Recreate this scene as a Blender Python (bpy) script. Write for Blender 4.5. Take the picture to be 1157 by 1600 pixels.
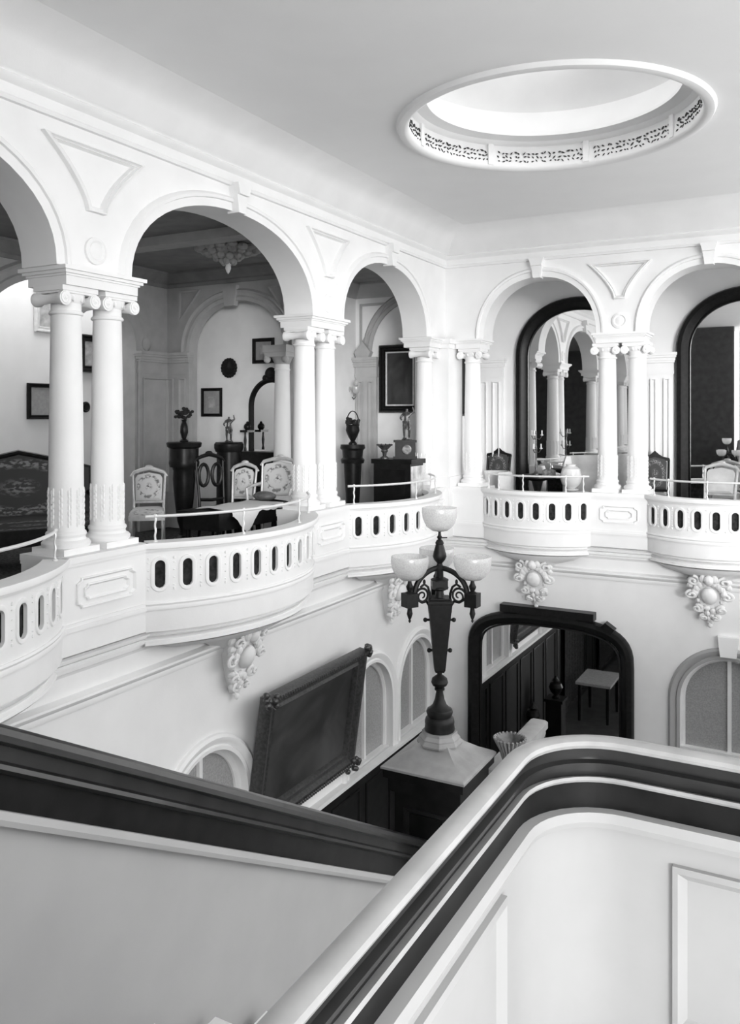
import bpy, bmesh, math, random
from math import sin, cos, pi, sqrt, atan2, asin, radians
from mathutils import Vector, Matrix
random.seed(7)
S = bpy.context.scene
C = S.collection
for o in list(bpy.data.objects):
    bpy.data.objects.remove(o)

# ------------------------------------------------------------------ camera
FPX, CX, HY = 1314.0, 579.0, 648.0          # focal length, principal x, horizon row in the 1157x1600 frame
EYE = 2.0
HEAD = math.atan2(711, 1314)                # heading to the left of +Y
cam = bpy.data.cameras.new('camera')
camo = bpy.data.objects.new('camera', cam)
C.objects.link(camo)
camo.location = (0, 0, EYE)
camo.rotation_euler = (pi / 2, 0, HEAD)
cam.sensor_fit = 'HORIZONTAL'
cam.sensor_width = 36.0
cam.lens = FPX / 1157 * 36
cam.shift_y = -(800 - HY) / 1157
cam.shift_x = 0.0
cam.clip_start = 0.05
S.camera = camo

# ------------------------------------------------------------------ world, sun, exposure
W = bpy.data.worlds.new('world')
S.world = W
W.use_nodes = True
bg = W.node_tree.nodes['Background']
bg.inputs[0].default_value = (1, 1, 1, 1)
bg.inputs[1].default_value = 2.2
sl = bpy.data.lights.new('sun', 'SUN')
sl.energy = 1.65
sl.angle = radians(16)
so = bpy.data.objects.new('sun', sl)
C.objects.link(so)
so.location = (8, -6, 9)
so.rotation_euler = Vector((-0.60, 0.80, -0.075)).to_track_quat('-Z', 'Y').to_euler()
S.view_settings.view_transform = 'Standard'
S.view_settings.look = 'None'
S.view_settings.gamma = 1.0
S.view_settings.use_curve_mapping = False
S.view_settings.exposure = 0.38

# ------------------------------------------------------------------ main dimensions (metres)
A = 4.66        # left arcade face: x = -A
B = 10.9        # far arcade face: y = B
ZG = 0.4        # gallery floor
ZF = -4.2       # hall floor
ZC = 4.55       # hall ceiling
ZSP = 3.05      # springing of arches

def pt(px, py, X=None, Y=None, Z=None, t=None):
    u = (px - CX) / FPX
    v = (HY - py) / FPX
    dx = cos(HEAD) * u - sin(HEAD)
    dy = sin(HEAD) * u + cos(HEAD)
    if X is not None: t = X / dx
    elif Y is not None: t = Y / dy
    elif Z is not None: t = (Z - EYE) / v
    return Vector((dx * t, dy * t, EYE + v * t))

# ------------------------------------------------------------------ materials
MATS = {}
def mat(name, g, rough=0.6, noise=0.0, scale=8.0, bump=0.0, bscale=40.0, metal=0.0, spec=0.5, kind='noise', g2=None, trans=0.0, coat=0.0):
    if name in MATS: return MATS[name]
    m = bpy.data.materials.new(name)
    m.use_nodes = True
    nt = m.node_tree
    b = nt.nodes['Principled BSDF']
    b.inputs['Roughness'].default_value = rough
    b.inputs['Metallic'].default_value = metal
    b.inputs['Specular IOR Level'].default_value = spec
    b.inputs['Transmission Weight'].default_value = trans
    b.inputs['Coat Weight'].default_value = coat
    tc = nt.nodes.new('ShaderNodeTexCoord')
    if noise > 0 or g2 is not None:
        n = nt.nodes.new('ShaderNodeTexNoise')
        n.inputs['Scale'].default_value = scale
        n.inputs['Detail'].default_value = 5
        nt.links.new(tc.outputs['Object'], n.inputs['Vector'])
        r = nt.nodes.new('ShaderNodeValToRGB')
        lo = g * (1 - noise) if g2 is None else g
        hi = min(1, g * (1 + noise)) if g2 is None else g2
        r.color_ramp.elements[0].position = 0.35
        r.color_ramp.elements[1].position = 0.65
        r.color_ramp.elements[0].color = (lo, lo, lo, 1)
        r.color_ramp.elements[1].color = (hi, hi, hi, 1)
        nt.links.new(n.outputs['Fac'], r.inputs['Fac'])
        nt.links.new(r.outputs['Color'], b.inputs['Base Color'])
    else:
        b.inputs['Base Color'].default_value = (g, g, g, 1)
    if bump > 0:
        n2 = nt.nodes.new('ShaderNodeTexNoise')
        n2.inputs['Scale'].default_value = bscale
        n2.inputs['Detail'].default_value = 3
        nt.links.new(tc.outputs['Object'], n2.inputs['Vector'])
        bp = nt.nodes.new('ShaderNodeBump')
        bp.inputs['Strength'].default_value = bump
        bp.inputs['Distance'].default_value = 0.01
        nt.links.new(n2.outputs['Fac'], bp.inputs['Height'])
        nt.links.new(bp.outputs['Normal'], b.inputs['Normal'])
    MATS[name] = m
    return m

PL = mat('white_plaster', 0.86, 0.75, noise=0.02, scale=3, bump=0.05, bscale=60, spec=0.2)
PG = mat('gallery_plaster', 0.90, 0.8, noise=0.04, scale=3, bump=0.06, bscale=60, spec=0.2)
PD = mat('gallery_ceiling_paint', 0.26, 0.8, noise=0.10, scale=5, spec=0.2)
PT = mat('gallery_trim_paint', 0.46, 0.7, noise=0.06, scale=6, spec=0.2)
CRM = mat('cream_stair_paint', 0.40, 0.6, noise=0.03, scale=4, spec=0.2)
RT = mat('rail_sheen_wood', 0.36, 0.3, noise=0.12, scale=9, spec=0.5)  # paler than the left rail: ceiling sheen is put into the colour
MARB = mat('white_marble', 0.80, 0.35, noise=0.05, scale=4, spec=0.4)
STN = mat('painted_stone', 0.30, 0.55, noise=0.08, scale=14, spec=0.3)
EB = mat('ebonised_wood', 0.010, 0.35, noise=0.3, scale=20, spec=0.22)
DW = mat('dark_walnut', 0.009, 0.4, noise=0.35, scale=12, spec=0.18)
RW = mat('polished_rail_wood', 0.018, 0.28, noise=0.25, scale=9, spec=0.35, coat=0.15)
MW = mat('mid_wood', 0.13, 0.4, noise=0.3, scale=15)
IRON = mat('dark_bronze', 0.009, 0.45, noise=0.3, scale=30, spec=0.25)
BRZ = mat('worn_bronze', 0.10, 0.35, noise=0.5, scale=30, metal=0.5)
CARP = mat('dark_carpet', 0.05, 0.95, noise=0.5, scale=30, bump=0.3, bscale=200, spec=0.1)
PARQ = mat('hall_floor_parquet', 0.05, 0.45, noise=0.3, scale=5)
GILT = mat('pale_gilt', 0.72, 0.35, noise=0.08, scale=20, metal=0.2)
GILTD = mat('aged_gilt', 0.07, 0.30, noise=0.25, scale=35, metal=0.3)
RAILM = mat('pale_brass_rail', 0.80, 0.3, metal=0.3)
PANE = mat('etched_grey_glass', 0.34, 0.25, noise=0.12, scale=60, spec=0.5)
WPAINT = mat('white_window_paint', 0.78, 0.5, noise=0.02, scale=10)
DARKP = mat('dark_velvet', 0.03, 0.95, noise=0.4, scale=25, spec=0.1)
BLKF = mat('black_flower_fabric', 0.02, 0.9)  # near-black, for the flower bunches
CERW = mat('white_porcelain', 0.75, 0.2, noise=0.05, scale=10)
WSAT = mat('pale_satin', 0.72, 0.5, noise=0.08, scale=7)
PAPER = mat('pale_print_paper', 0.55, 0.8, g2=0.30, scale=9)
MATG = mat('grey_picture_mount', 0.33, 0.8, noise=0.1, scale=20)
MARBV = mat('veined_marble', 0.40, 0.3, g2=0.85, scale=7, spec=0.5)

def mirror_mat():
    m = bpy.data.materials.new('silvered_mirror'); m.use_nodes = True
    b = m.node_tree.nodes['Principled BSDF']
    b.inputs['Base Color'].default_value = (.80, .80, .80, 1)
    b.inputs['Metallic'].default_value = 1; b.inputs['Roughness'].default_value = 0.015
    return m
MIR = mirror_mat()

def globe_mat():
    m = bpy.data.materials.new('frosted_etched_glass'); m.use_nodes = True
    nt = m.node_tree; nt.nodes.clear()
    out = nt.nodes.new('ShaderNodeOutputMaterial')
    tr = nt.nodes.new('ShaderNodeBsdfTranslucent'); tr.inputs[0].default_value = (.86, .86, .86, 1)
    df = nt.nodes.new('ShaderNodeBsdfDiffuse'); df.inputs[0].default_value = (.80, .80, .80, 1)
    tp = nt.nodes.new('ShaderNodeBsdfTransparent'); tp.inputs[0].default_value = (.95, .95, .95, 1)
    gl = nt.nodes.new('ShaderNodeBsdfGlossy'); gl.inputs['Roughness'].default_value = 0.25
    tc = nt.nodes.new('ShaderNodeTexCoord')
    n = nt.nodes.new('ShaderNodeTexVoronoi'); n.inputs['Scale'].default_value = 130
    nt.links.new(tc.outputs['Object'], n.inputs['Vector'])
    r = nt.nodes.new('ShaderNodeMapRange'); r.inputs['To Min'].default_value = .48; r.inputs['To Max'].default_value = .62
    nt.links.new(n.outputs['Distance'], r.inputs['Value'])
    m1 = nt.nodes.new('ShaderNodeMixShader'); m1.inputs[0].default_value = .5
    nt.links.new(tr.outputs[0], m1.inputs[1]); nt.links.new(df.outputs[0], m1.inputs[2])
    m2 = nt.nodes.new('ShaderNodeMixShader')
    nt.links.new(r.outputs[0], m2.inputs[0]); nt.links.new(m1.outputs[0], m2.inputs[1]); nt.links.new(tp.outputs[0], m2.inputs[2])
    m3 = nt.nodes.new('ShaderNodeMixShader'); m3.inputs[0].default_value = .06
    nt.links.new(m2.outputs[0], m3.inputs[1]); nt.links.new(gl.outputs[0], m3.inputs[2])
    nt.links.new(m3.outputs[0], out.inputs[0])
    return m
GLOBE = globe_mat()

def floral_mat(name, ground, ink, scale):
    """woven medallion: a posy in the middle, a wreath of sprigs round it"""
    m = bpy.data.materials.new(name); m.use_nodes = True
    nt = m.node_tree; b = nt.nodes['Principled BSDF']; b.inputs['Roughness'].default_value = .8
    tc = nt.nodes.new('ShaderNodeTexCoord')
    mp = nt.nodes.new('ShaderNodeMapping'); mp.inputs['Location'].default_value = (-.5, -.5, -.5)
    nt.links.new(tc.outputs['Generated'], mp.inputs['Vector'])
    ln = nt.nodes.new('ShaderNodeVectorMath'); ln.operation = 'LENGTH'
    ms = nt.nodes.new('ShaderNodeVectorMath'); ms.operation = 'MULTIPLY'; ms.inputs[1].default_value = (1, 0, 1)
    nt.links.new(mp.outputs[0], ms.inputs[0]); nt.links.new(ms.outputs[0], ln.inputs[0])
    rp = nt.nodes.new('ShaderNodeValToRGB'); e = rp.color_ramp.elements
    e[0].position = 0; e[0].color = (1, 1, 1, 1)
    e[1].position = .16; e[1].color = (0, 0, 0, 1)
    for p, v in ((.28, 0), (.34, .75), (.40, .75), (.45, 0)):
        q = rp.color_ramp.elements.new(p); q.color = (v, v, v, 1)
    nt.links.new(ln.outputs['Value'], rp.inputs[0])
    nz = nt.nodes.new('ShaderNodeTexNoise'); nz.inputs['Scale'].default_value = scale; nz.inputs['Detail'].default_value = 3
    nt.links.new(tc.outputs['Generated'], nz.inputs['Vector'])
    r2 = nt.nodes.new('ShaderNodeMapRange'); r2.inputs['From Min'].default_value = .47; r2.inputs['From Max'].default_value = .56
    nt.links.new(nz.outputs['Fac'], r2.inputs['Value'])
    mu = nt.nodes.new('ShaderNodeMath'); mu.operation = 'MULTIPLY'
    nt.links.new(rp.outputs[0], mu.inputs[0]); nt.links.new(r2.outputs[0], mu.inputs[1])
    mx = nt.nodes.new('ShaderNodeMix'); mx.data_type = 'RGBA'
    mx.inputs[6].default_value = (ground,) * 3 + (1,); mx.inputs[7].default_value = (ink,) * 3 + (1,)
    nt.links.new(mu.outputs[0], mx.inputs[0]); nt.links.new(mx.outputs[2], b.inputs['Base Color'])
    return m
FLOR = floral_mat('floral_tapestry', .75, .06, 9)
TAPES = floral_mat('dark_tapestry', .05, .32, 22)

def canvas_mat():
    m = bpy.data.materials.new('dark_oil_canvas'); m.use_nodes = True
    nt = m.node_tree; b = nt.nodes['Principled BSDF']; b.inputs['Roughness'].default_value = .55
    tc = nt.nodes.new('ShaderNodeTexCoord')
    n = nt.nodes.new('ShaderNodeTexNoise'); n.inputs['Scale'].default_value = 2.2; n.inputs['Detail'].default_value = 6; n.inputs['Distortion'].default_value = .6
    nt.links.new(tc.outputs['Generated'], n.inputs['Vector'])
    r = nt.nodes.new('ShaderNodeValToRGB')
    r.color_ramp.elements[0].position = .38; r.color_ramp.elements[0].color = (.018, .018, .018, 1)
    r.color_ramp.elements[1].position = .72; r.color_ramp.elements[1].color = (.075, .075, .075, 1)
    nt.links.new(n.outputs['Fac'], r.inputs[0]); nt.links.new(r.outputs[0], b.inputs['Base Color'])
    return m
CANV = canvas_mat()

def lace_mat():
    m = bpy.data.materials.new('white_lace'); m.use_nodes = True
    nt = m.node_tree; b = nt.nodes['Principled BSDF']; b.inputs['Roughness'].default_value = .9
    b.inputs['Base Color'].default_value = (.82, .82, .82, 1)
    tc = nt.nodes.new('ShaderNodeTexCoord')
    v = nt.nodes.new('ShaderNodeTexVoronoi'); v.inputs['Scale'].default_value = 45
    nt.links.new(tc.outputs['Object'], v.inputs['Vector'])
    r = nt.nodes.new('ShaderNodeMapRange'); r.inputs['From Min'].default_value = .04; r.inputs['From Max'].default_value = .08
    nt.links.new(v.outputs['Distance'], r.inputs['Value'])
    nt.links.new(r.outputs[0], b.inputs['Alpha'])
    return m
LACE = lace_mat()

# ------------------------------------------------------------------ mesh builder
class MB:
    def __init__(s): s.v = []; s.f = []
    def add(s, vs, fs):
        k = len(s.v); s.v += [tuple(p) for p in vs]; s.f += [tuple(i + k for i in f) for f in fs]; return s
    def box(s, x0, x1, y0, y1, z0, z1, mp=None):
        vs = [(x, y, z) for z in (z0, z1) for y in (y0, y1) for x in (x0, x1)]
        if mp: vs = [mp(*p) for p in vs]
        return s.add(vs, [(0, 2, 3, 1), (4, 5, 7, 6), (0, 1, 5, 4), (2, 6, 7, 3), (0, 4, 6, 2), (1, 3, 7, 5)])
    def quad(s, a, b, c, d): return s.add([a, b, c, d], [(0, 1, 2, 3)])
    def prism(s, poly, w0, w1, mp=lambda a, b, w: (a, b, w)):
        n = len(poly)
        vs = [mp(a, b, w0) for a, b in poly] + [mp(a, b, w1) for a, b in poly]
        return s.add(vs, [tuple(range(n))[::-1], tuple(range(n, 2 * n))] + [(i, (i + 1) % n, n + (i + 1) % n, n + i) for i in range(n)])
    def lathe(s, prof, seg=20, c=(0, 0, 0), mp=None, sx=1, sy=1, phase=0.0):
        k = []; n = len(prof)
        for r, z in prof:
            for i in range(seg):
                a = 2 * pi * i / seg + phase
                k.append((c[0] + r * sx * cos(a), c[1] + r * sy * sin(a), c[2] + z))
        if mp: k = [mp(*p) for p in k]
        fs = []
        for j in range(n - 1):
            for i in range(seg):
                i2 = (i + 1) % seg
                fs.append((j * seg + i, j * seg + i2, (j + 1) * seg + i2, (j + 1) * seg + i))
        if prof[0][0] > 1e-6: fs.append(tuple(range(seg))[::-1])
        if prof[-1][0] > 1e-6: fs.append(tuple((n - 1) * seg + i for i in range(seg)))
        return s.add(k, fs)
    def sphere(s, c, rx, ry=None, rz=None, seg=12, rings=8, mp=None):
        ry = ry or rx; rz = rz or rx
        pr = [(max(1e-4, cos(-pi / 2 + pi * j / rings)), sin(-pi / 2 + pi * j / rings)) for j in range(rings + 1)]
        k = [(c[0] + r * rx * cos(2 * pi * i / seg), c[1] + r * ry * sin(2 * pi * i / seg), c[2] + z * rz) for r, z in pr for i in range(seg)]
        if mp: k = [mp(*p) for p in k]
        fs = [(j * seg + i, j * seg + (i + 1) % seg, (j + 1) * seg + (i + 1) % seg, (j + 1) * seg + i) for j in range(rings) for i in range(seg)]
        return s.add(k, fs)
    def tube(s, path, r, seg=8, closed=False):
        path = [Vector(p) for p in path]; n = len(path)
        rs = r if isinstance(r, (list, tuple)) else [r] * n
        vs = []; up = Vector((0, 0, 1)); prev = None
        for i, p in enumerate(path):
            if closed: d = path[(i + 1) % n] - path[i - 1]
            else: d = path[min(i + 1, n - 1)] - path[max(i - 1, 0)]
            d.normalize()
            if prev is None:
                a = d.cross(up)
                if a.length < 1e-3: a = d.cross(Vector((1, 0, 0)))
            else:
                a = prev - d * prev.dot(d)
                if a.length < 1e-4: a = d.cross(up)
            a.normalize(); prev = a.copy(); b = d.cross(a)
            for k in range(seg):
                q = 2 * pi * k / seg
                vs.append(p + a * (rs[i] * cos(q)) + b * (rs[i] * sin(q)))
        fs = []
        m = n if closed else n - 1
        for i in range(m):
            j = (i + 1) % n
            for k in range(seg):
                k2 = (k + 1) % seg
                fs.append((i * seg + k, i * seg + k2, j * seg + k2, j * seg + k))
        if not closed:
            fs.append(tuple(range(seg))[::-1]); fs.append(tuple((n - 1) * seg + k for k in range(seg)))
        return s.add(vs, fs)
    def sweep(s, path, prof, mp=lambda a, b, w: (a, b, w), closed=False, cap=True):
        """profile [(n, w)] carried along a flat path [(a, b)]; n is measured to the right of travel"""
        n = len(path); m = len(prof); nr = []
        for i in range(n):
            ds = []
            if closed or i > 0: ds.append((path[i][0] - path[i - 1][0], path[i][1] - path[i - 1][1]))
            if closed or i < n - 1: ds.append((path[(i + 1) % n][0] - path[i][0], path[(i + 1) % n][1] - path[i][1]))
            ns = []
            for dx, dy in ds:
                l = math.hypot(dx, dy) or 1e-9; ns.append((dy / l, -dx / l))
            ax = sum(q[0] for q in ns); ay = sum(q[1] for q in ns); l = math.hypot(ax, ay) or 1e-9
            ax /= l; ay /= l
            k = 1 / max(.35, ax * ns[0][0] + ay * ns[0][1]); nr.append((ax * k, ay * k))
        vs = [mp(path[i][0] + q[0] * nr[i][0], path[i][1] + q[0] * nr[i][1], q[1]) for i in range(n) for q in prof]
        fs = []
        for i in range(n if closed else n - 1):
            j = (i + 1) % n
            for k in range(m):
                k2 = (k + 1) % m
                fs.append((i * m + k, j * m + k, j * m + k2, i * m + k2))
        if cap and not closed:
            fs.append(tuple(range(m))); fs.append(tuple((n - 1) * m + k for k in range(m))[::-1])
        return s.add(vs, fs)
    def mesh(s, name, m, smooth=True):
        me = bpy.data.meshes.new(name)
        me.from_pydata(s.v, [], s.f)
        bm = bmesh.new(); bm.from_mesh(me)
        bmesh.ops.remove_doubles(bm, verts=bm.verts, dist=1e-5)
        bmesh.ops.recalc_face_normals(bm, faces=bm.faces)
        bm.to_mesh(me); bm.free()
        me.materials.append(m)
        if smooth:
            me.shade_smooth()
            me.set_sharp_from_angle(angle=radians(38))
        return me
    def build(s, name, m, parent=None, smooth=True):
        o = bpy.data.objects.new(name, s.mesh(name, m, smooth))
        C.objects.link(o)
        if parent is not None: o.parent = parent
        return o

def tag(o, label, cat=None, group=None, kind=None):
    o['label'] = label
    if cat: o['category'] = cat
    if group: o['group'] = group
    if kind: o['kind'] = kind
    return o
def struct(o, label, cat): return tag(o, label, cat, None, 'structure')
def thing(name, label, cat, loc=(0, 0, 0), rz=0.0, group=None, kind=None):
    o = bpy.data.objects.new(name, None); o.empty_display_size = .1; C.objects.link(o)
    o.location = loc; o.rotation_euler = (0, 0, rz)
    return tag(o, label, cat, group, kind)
def copy_tree(o, parent=None):
    c = o.copy(); C.objects.link(c); c.parent = parent
    for ch in list(o.children): copy_tree(ch, c)
    return c
# wall frames: u to the right along the wall, d away from the hall, z up
Lf = lambda u, d, z: (-A - d, u, z)
Ff = lambda u, d, z: (u, B + d, z)
LROT, FROT = pi / 2, 0.0

def arch_z(s, rise, n=2.15): return rise * max(0.0, 1 - abs(s) ** n) ** (1 / n)
def arch_path(uc, h, spring, rise, N=28, n=2.15, foot=None):
    p = [(uc - h * cos(pi * i / N), spring + arch_z(cos(pi * i / N), rise, n)) for i in range(N + 1)]
    if foot is not None: p = [(uc - h, foot)] + p + [(uc + h, foot)]
    return p

def wall(mb, mp, u0, u1, zb, zt, d0, d1, ops=()):
    cur = u0
    def rect(a, b, z0, z1):
        if b - a > 1e-6 and z1 - z0 > 1e-6:
            for d in (d0, d1): mb.quad(mp(a, d, z0), mp(b, d, z0), mp(b, d, z1), mp(a, d, z1))
    def soff(p, q):
        mb.quad(mp(p[0], d0, p[1]), mp(q[0], d0, q[1]), mp(q[0], d1, q[1]), mp(p[0], d1, p[1]))
    for op in ops:
        uc, h, sill, sp, rise = op[:5]; n = op[5] if len(op) > 5 else 2.15
        rect(cur, uc - h, zb, zt); soff((cur, zb), (uc - h, zb))
        path = arch_path(uc, h, sp, rise, n=n)
        for p, q in zip(path, path[1:]):
            for d in (d0, d1): mb.quad(mp(p[0], d, p[1]), mp(q[0], d, q[1]), mp(q[0], d, zt), mp(p[0], d, zt))
            soff(p, q)
        lo = max(zb, sill)
        if sp > lo + 1e-6:
            soff((uc - h, lo), (uc - h, sp)); soff((uc + h, lo), (uc + h, sp))
        if sill > zb + 1e-6:
            rect(uc - h, uc + h, zb, sill); soff((uc - h, sill), (uc + h, sill)); soff((uc - h, zb), (uc + h, zb))
        cur = uc + h
    rect(cur, u1, zb, zt); soff((cur, zb), (u1, zb)); soff((u0, zt), (u1, zt))
    soff((u0, zb), (u0, zt)); soff((u1, zb), (u1, zt))
    return mb

# ------------------------------------------------------------------ hall shell
ARCH_L = [(0.0, 1.30), (2.81, 1.30), (6.135, 1.305), (9.19, 1.10)]       # centre u, half span
ARCH_F = [(-3.37, .77), (-1.23, .77), (0.95, .77)]
RISE = .79
def arcade(name, mp, u0, u1, arches, label):
    mb = wall(MB(), mp, u0, u1, ZSP, ZC + .05, .06, .40, [(c, h, ZSP, ZSP, RISE) for c, h in arches])
    w = struct(mb.build(name, PL), label, 'wall')
    for c, h in arches:
        m = MB()   # archivolt: two rolls and a flat
        m.sweep(arch_path(c, h, ZSP, RISE), [(-.0, .06), (-.0, .045), (-.07, .04), (-.075, .02), (-.10, .015), (-.115, .03), (-.13, .06)], lambda a, b, w: mp(a, w, b))
        m.build('archivolt', PL, w)
        k = MB()   # keystone console
        k.prism([(c - .05, ZSP + RISE - .02), (c + .05, ZSP + RISE - .02), (c + .09, 4.08), (c - .09, 4.08)], -.03, .10, lambda a, b, w: mp(a, w, b))
        k.prism([(c - .07, 3.98), (c + .07, 3.98), (c + .10, 4.08), (c - .10, 4.08)], -.06, .0, lambda a, b, w: mp(a, w, b))
        k.build('keystone', PL, w)
    for (c0, h0), (c1, h1) in zip(arches, arches[1:]):       # sunk spandrel panel between two arches
        ux = (c0 + h0 + c1 - h1) / 2
        ks = min(1.0, (c1 - h1 - c0 - h0) / .72)
        hwz = lambda z: ks * (.085 + .40 * ((z - 3.48) / .47) ** 1.5)
        zz = [3.48 + .47 * q / 8 for q in range(9)]
        pl = [(ux - hwz(z), z) for z in zz] + [(ux + hwz(z), z) for z in reversed(zz)]
        m = MB().sweep(pl, [(0, .06), (0, .02), (.014, .012), (.024, .04), (.036, .025), (.046, .06)], lambda a, b, w: mp(a, w, b), closed=True)
        m.build('spandrel_moulding', PL, w)
        m = MB().lathe([(.10, 0), (.10, .02), (.075, .03), (.06, .018), (.03, .03), (0, .034)], 20, mp=lambda x, y, z: mp(ux + x, .06 - z, 3.20 + y))
        m.build('rosette', PL, w)
    return w
arcade('wall_left', Lf, -1.5, 11.3, ARCH_L, 'white plaster arcade wall with round arches above the left gallery')
arcade('wall_far', Ff, -5.06, 3.2, ARCH_F, 'white plaster arcade wall with round arches above the far gallery')
# cornice round the top of both walls and a flat ceiling pierced by the oculus
m = MB()
cor = [(0, 4.06), (.035, 4.06), (.045, 4.085), (.03, 4.10), (.03, 4.17), (.06, 4.19), (.075, 4.22), (.06, 4.235), (.09, 4.26), (.17, 4.40), (.30, 4.50), (.45, ZC), (0, ZC)]
m.sweep([(-A - .06, -1.5), (-A - .06, B + .06), (3.2, B + .06)], cor)
struct(m.build('trim_1', PL), 'white run moulding and cove joining arcade walls to ceiling', 'cornice')
OC, OR_ = (-2.117, 7.243), 1.256
m = MB(); N = 72
ring = [(OC[0] + OR_ * cos(2 * pi * i / N), OC[1] + OR_ * sin(2 * pi * i / N)) for i in range(N)]
x0, x1, y0, y1 = -A - .3, 3.4, -3.2, B + .3
def edge(a):
    dx, dy = cos(a), sin(a)
    ts = []
    if dx > 1e-9: ts.append((x1 - OC[0]) / dx)
    if dx < -1e-9: ts.append((x0 - OC[0]) / dx)
    if dy > 1e-9: ts.append((y1 - OC[1]) / dy)
    if dy < -1e-9: ts.append((y0 - OC[1]) / dy)
    t = min(ts); return (OC[0] + dx * t, OC[1] + dy * t)
angs = sorted([2 * pi * i / N for i in range(N)] + [atan2(y - OC[1], x - OC[0]) % (2 * pi) for x in (x0, x1) for y in (y0, y1)])
for i, a in enumerate(angs):
    b = angs[(i + 1) % len(angs)]
    p = [(OC[0] + OR_ * cos(q), OC[1] + OR_ * sin(q)) for q in (a, b)]; e = [edge(a), edge(b)]
    for z in (ZC, ZC + .12):
        m.quad((*p[0], z), (*p[1], z), (*e[1], z), (*e[0], z))
    m.quad((*e[0], ZC), (*e[1], ZC), (*e[1], ZC + .12), (*e[0], ZC + .12))
struct(m.build('ceiling', mat('ceiling_white', .93, .8, noise=.01, scale=2, spec=.1)), 'flat white plaster ceiling around the round skylight opening', 'ceiling')
# skylight drum: rolled rim, pierced frieze in eight lengths, inner ledge and open lantern above
dr = thing('skylight_drum', 'round white skylight drum with pierced leaf frieze in the ceiling', 'skylight', (OC[0], OC[1], ZC), 0, None, 'structure')
circ = lambda R, N=96: [(R * cos(-2 * pi * i / N), R * sin(-2 * pi * i / N)) for i in range(N)]
MB().sweep(circ(OR_), [(-.10, 0), (-.08, -.035), (-.03, -.045), (.0, -.03), (.015, .0), (.0, .12), (-.10, .12)], closed=True).build('rim', PL, dr)
MB().sweep(circ(OR_), [(0, .02), (-.03, .02), (-.03, .55), (0, .55)], closed=True).build('drum_wall', PL, dr)
MB().sweep(circ(OR_ - .0), [(.0, .20), (.03, .21), (.05, .24), (.16, .26), (.16, .29), (0, .30)], closed=True).build('ledge', PL, dr)
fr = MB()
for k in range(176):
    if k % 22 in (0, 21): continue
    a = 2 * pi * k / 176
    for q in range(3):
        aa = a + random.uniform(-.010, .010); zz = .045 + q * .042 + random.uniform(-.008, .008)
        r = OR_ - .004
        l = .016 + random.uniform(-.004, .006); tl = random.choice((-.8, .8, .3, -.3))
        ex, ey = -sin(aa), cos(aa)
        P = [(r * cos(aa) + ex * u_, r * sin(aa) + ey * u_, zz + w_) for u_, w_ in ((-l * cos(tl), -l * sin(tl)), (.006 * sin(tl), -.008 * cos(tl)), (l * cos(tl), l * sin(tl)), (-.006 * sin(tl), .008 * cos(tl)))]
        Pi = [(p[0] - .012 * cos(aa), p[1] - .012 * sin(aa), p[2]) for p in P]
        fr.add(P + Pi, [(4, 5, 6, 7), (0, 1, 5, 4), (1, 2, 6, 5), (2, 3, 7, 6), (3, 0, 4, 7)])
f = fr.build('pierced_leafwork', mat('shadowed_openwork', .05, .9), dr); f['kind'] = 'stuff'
for k in range(8):
    a = 2 * pi * k / 8
    MB().box(OR_ - .025, OR_ + .0, -.03, .03, .0, .21, lambda x, y, z: (x * cos(a) - y * sin(a), x * sin(a) + y * cos(a), z)).build('frieze_block', PL, dr)
MB().sweep(circ(OR_), [(-.03, .55), (.0, .55), (.45, 1.0), (.45, 1.03), (-.03, .58)], closed=True).build('lantern_cove', PL, dr)

# lower walls
WIN_L = [(2.85, .56), (5.80, .56), (8.80, .54), (10.10, .54)]
SPW = -1.52; RISEW = .56
mb = wall(MB(), Lf, -1.5, 11.2, ZF, .30, .10, .45, [(c, h, -2.17, SPW, RISEW, 2.0) for c, h in WIN_L])
lw = struct(mb.build('wall_lower_left', PL), 'white plaster lower wall with arched windows under the left gallery', 'wall')
DOORX, DOORH = -3.25, 1.12
mb = wall(MB(), Ff, -5.0, 3.2, ZF, .30, .10, .45, [(-1.02, .56, -3.6, SPW, RISEW, 2.0)])
lf = struct(mb.build('wall_lower_far', PL), 'white plaster lower wall behind the big black mirror', 'wall')
def hood(mp, c, h, par, m_=PL, foot=-2.15):
    m = MB()
    m.sweep(arch_path(c, h, SPW, RISEW, n=2.0, foot=foot), [(0, .10), (0, .07), (-.035, .065), (-.045, .085), (-.075, .06), (-.11, .05), (-.135, .07), (-.14, .10)], lambda a, b, w: mp(a, w, b))
    m.build('window_moulding', m_, par)
for c, h in WIN_L: hood(Lf, c, h, lw)
hood(Ff, -1.02, .56, lf, mat('grey_stone_paint', .38, .7), ZF)  # darker grey than the left window mouldings
m = MB().prism([(-1.02 - .09, -.92), (-1.02 + .09, -.92), (-1.02 + .12, -.68), (-1.02 - .12, -.68)], .02, .10, lambda a, b, w: Ff(a, w, b))
m.build('keystone', PL, lf)
wn = 0
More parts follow.
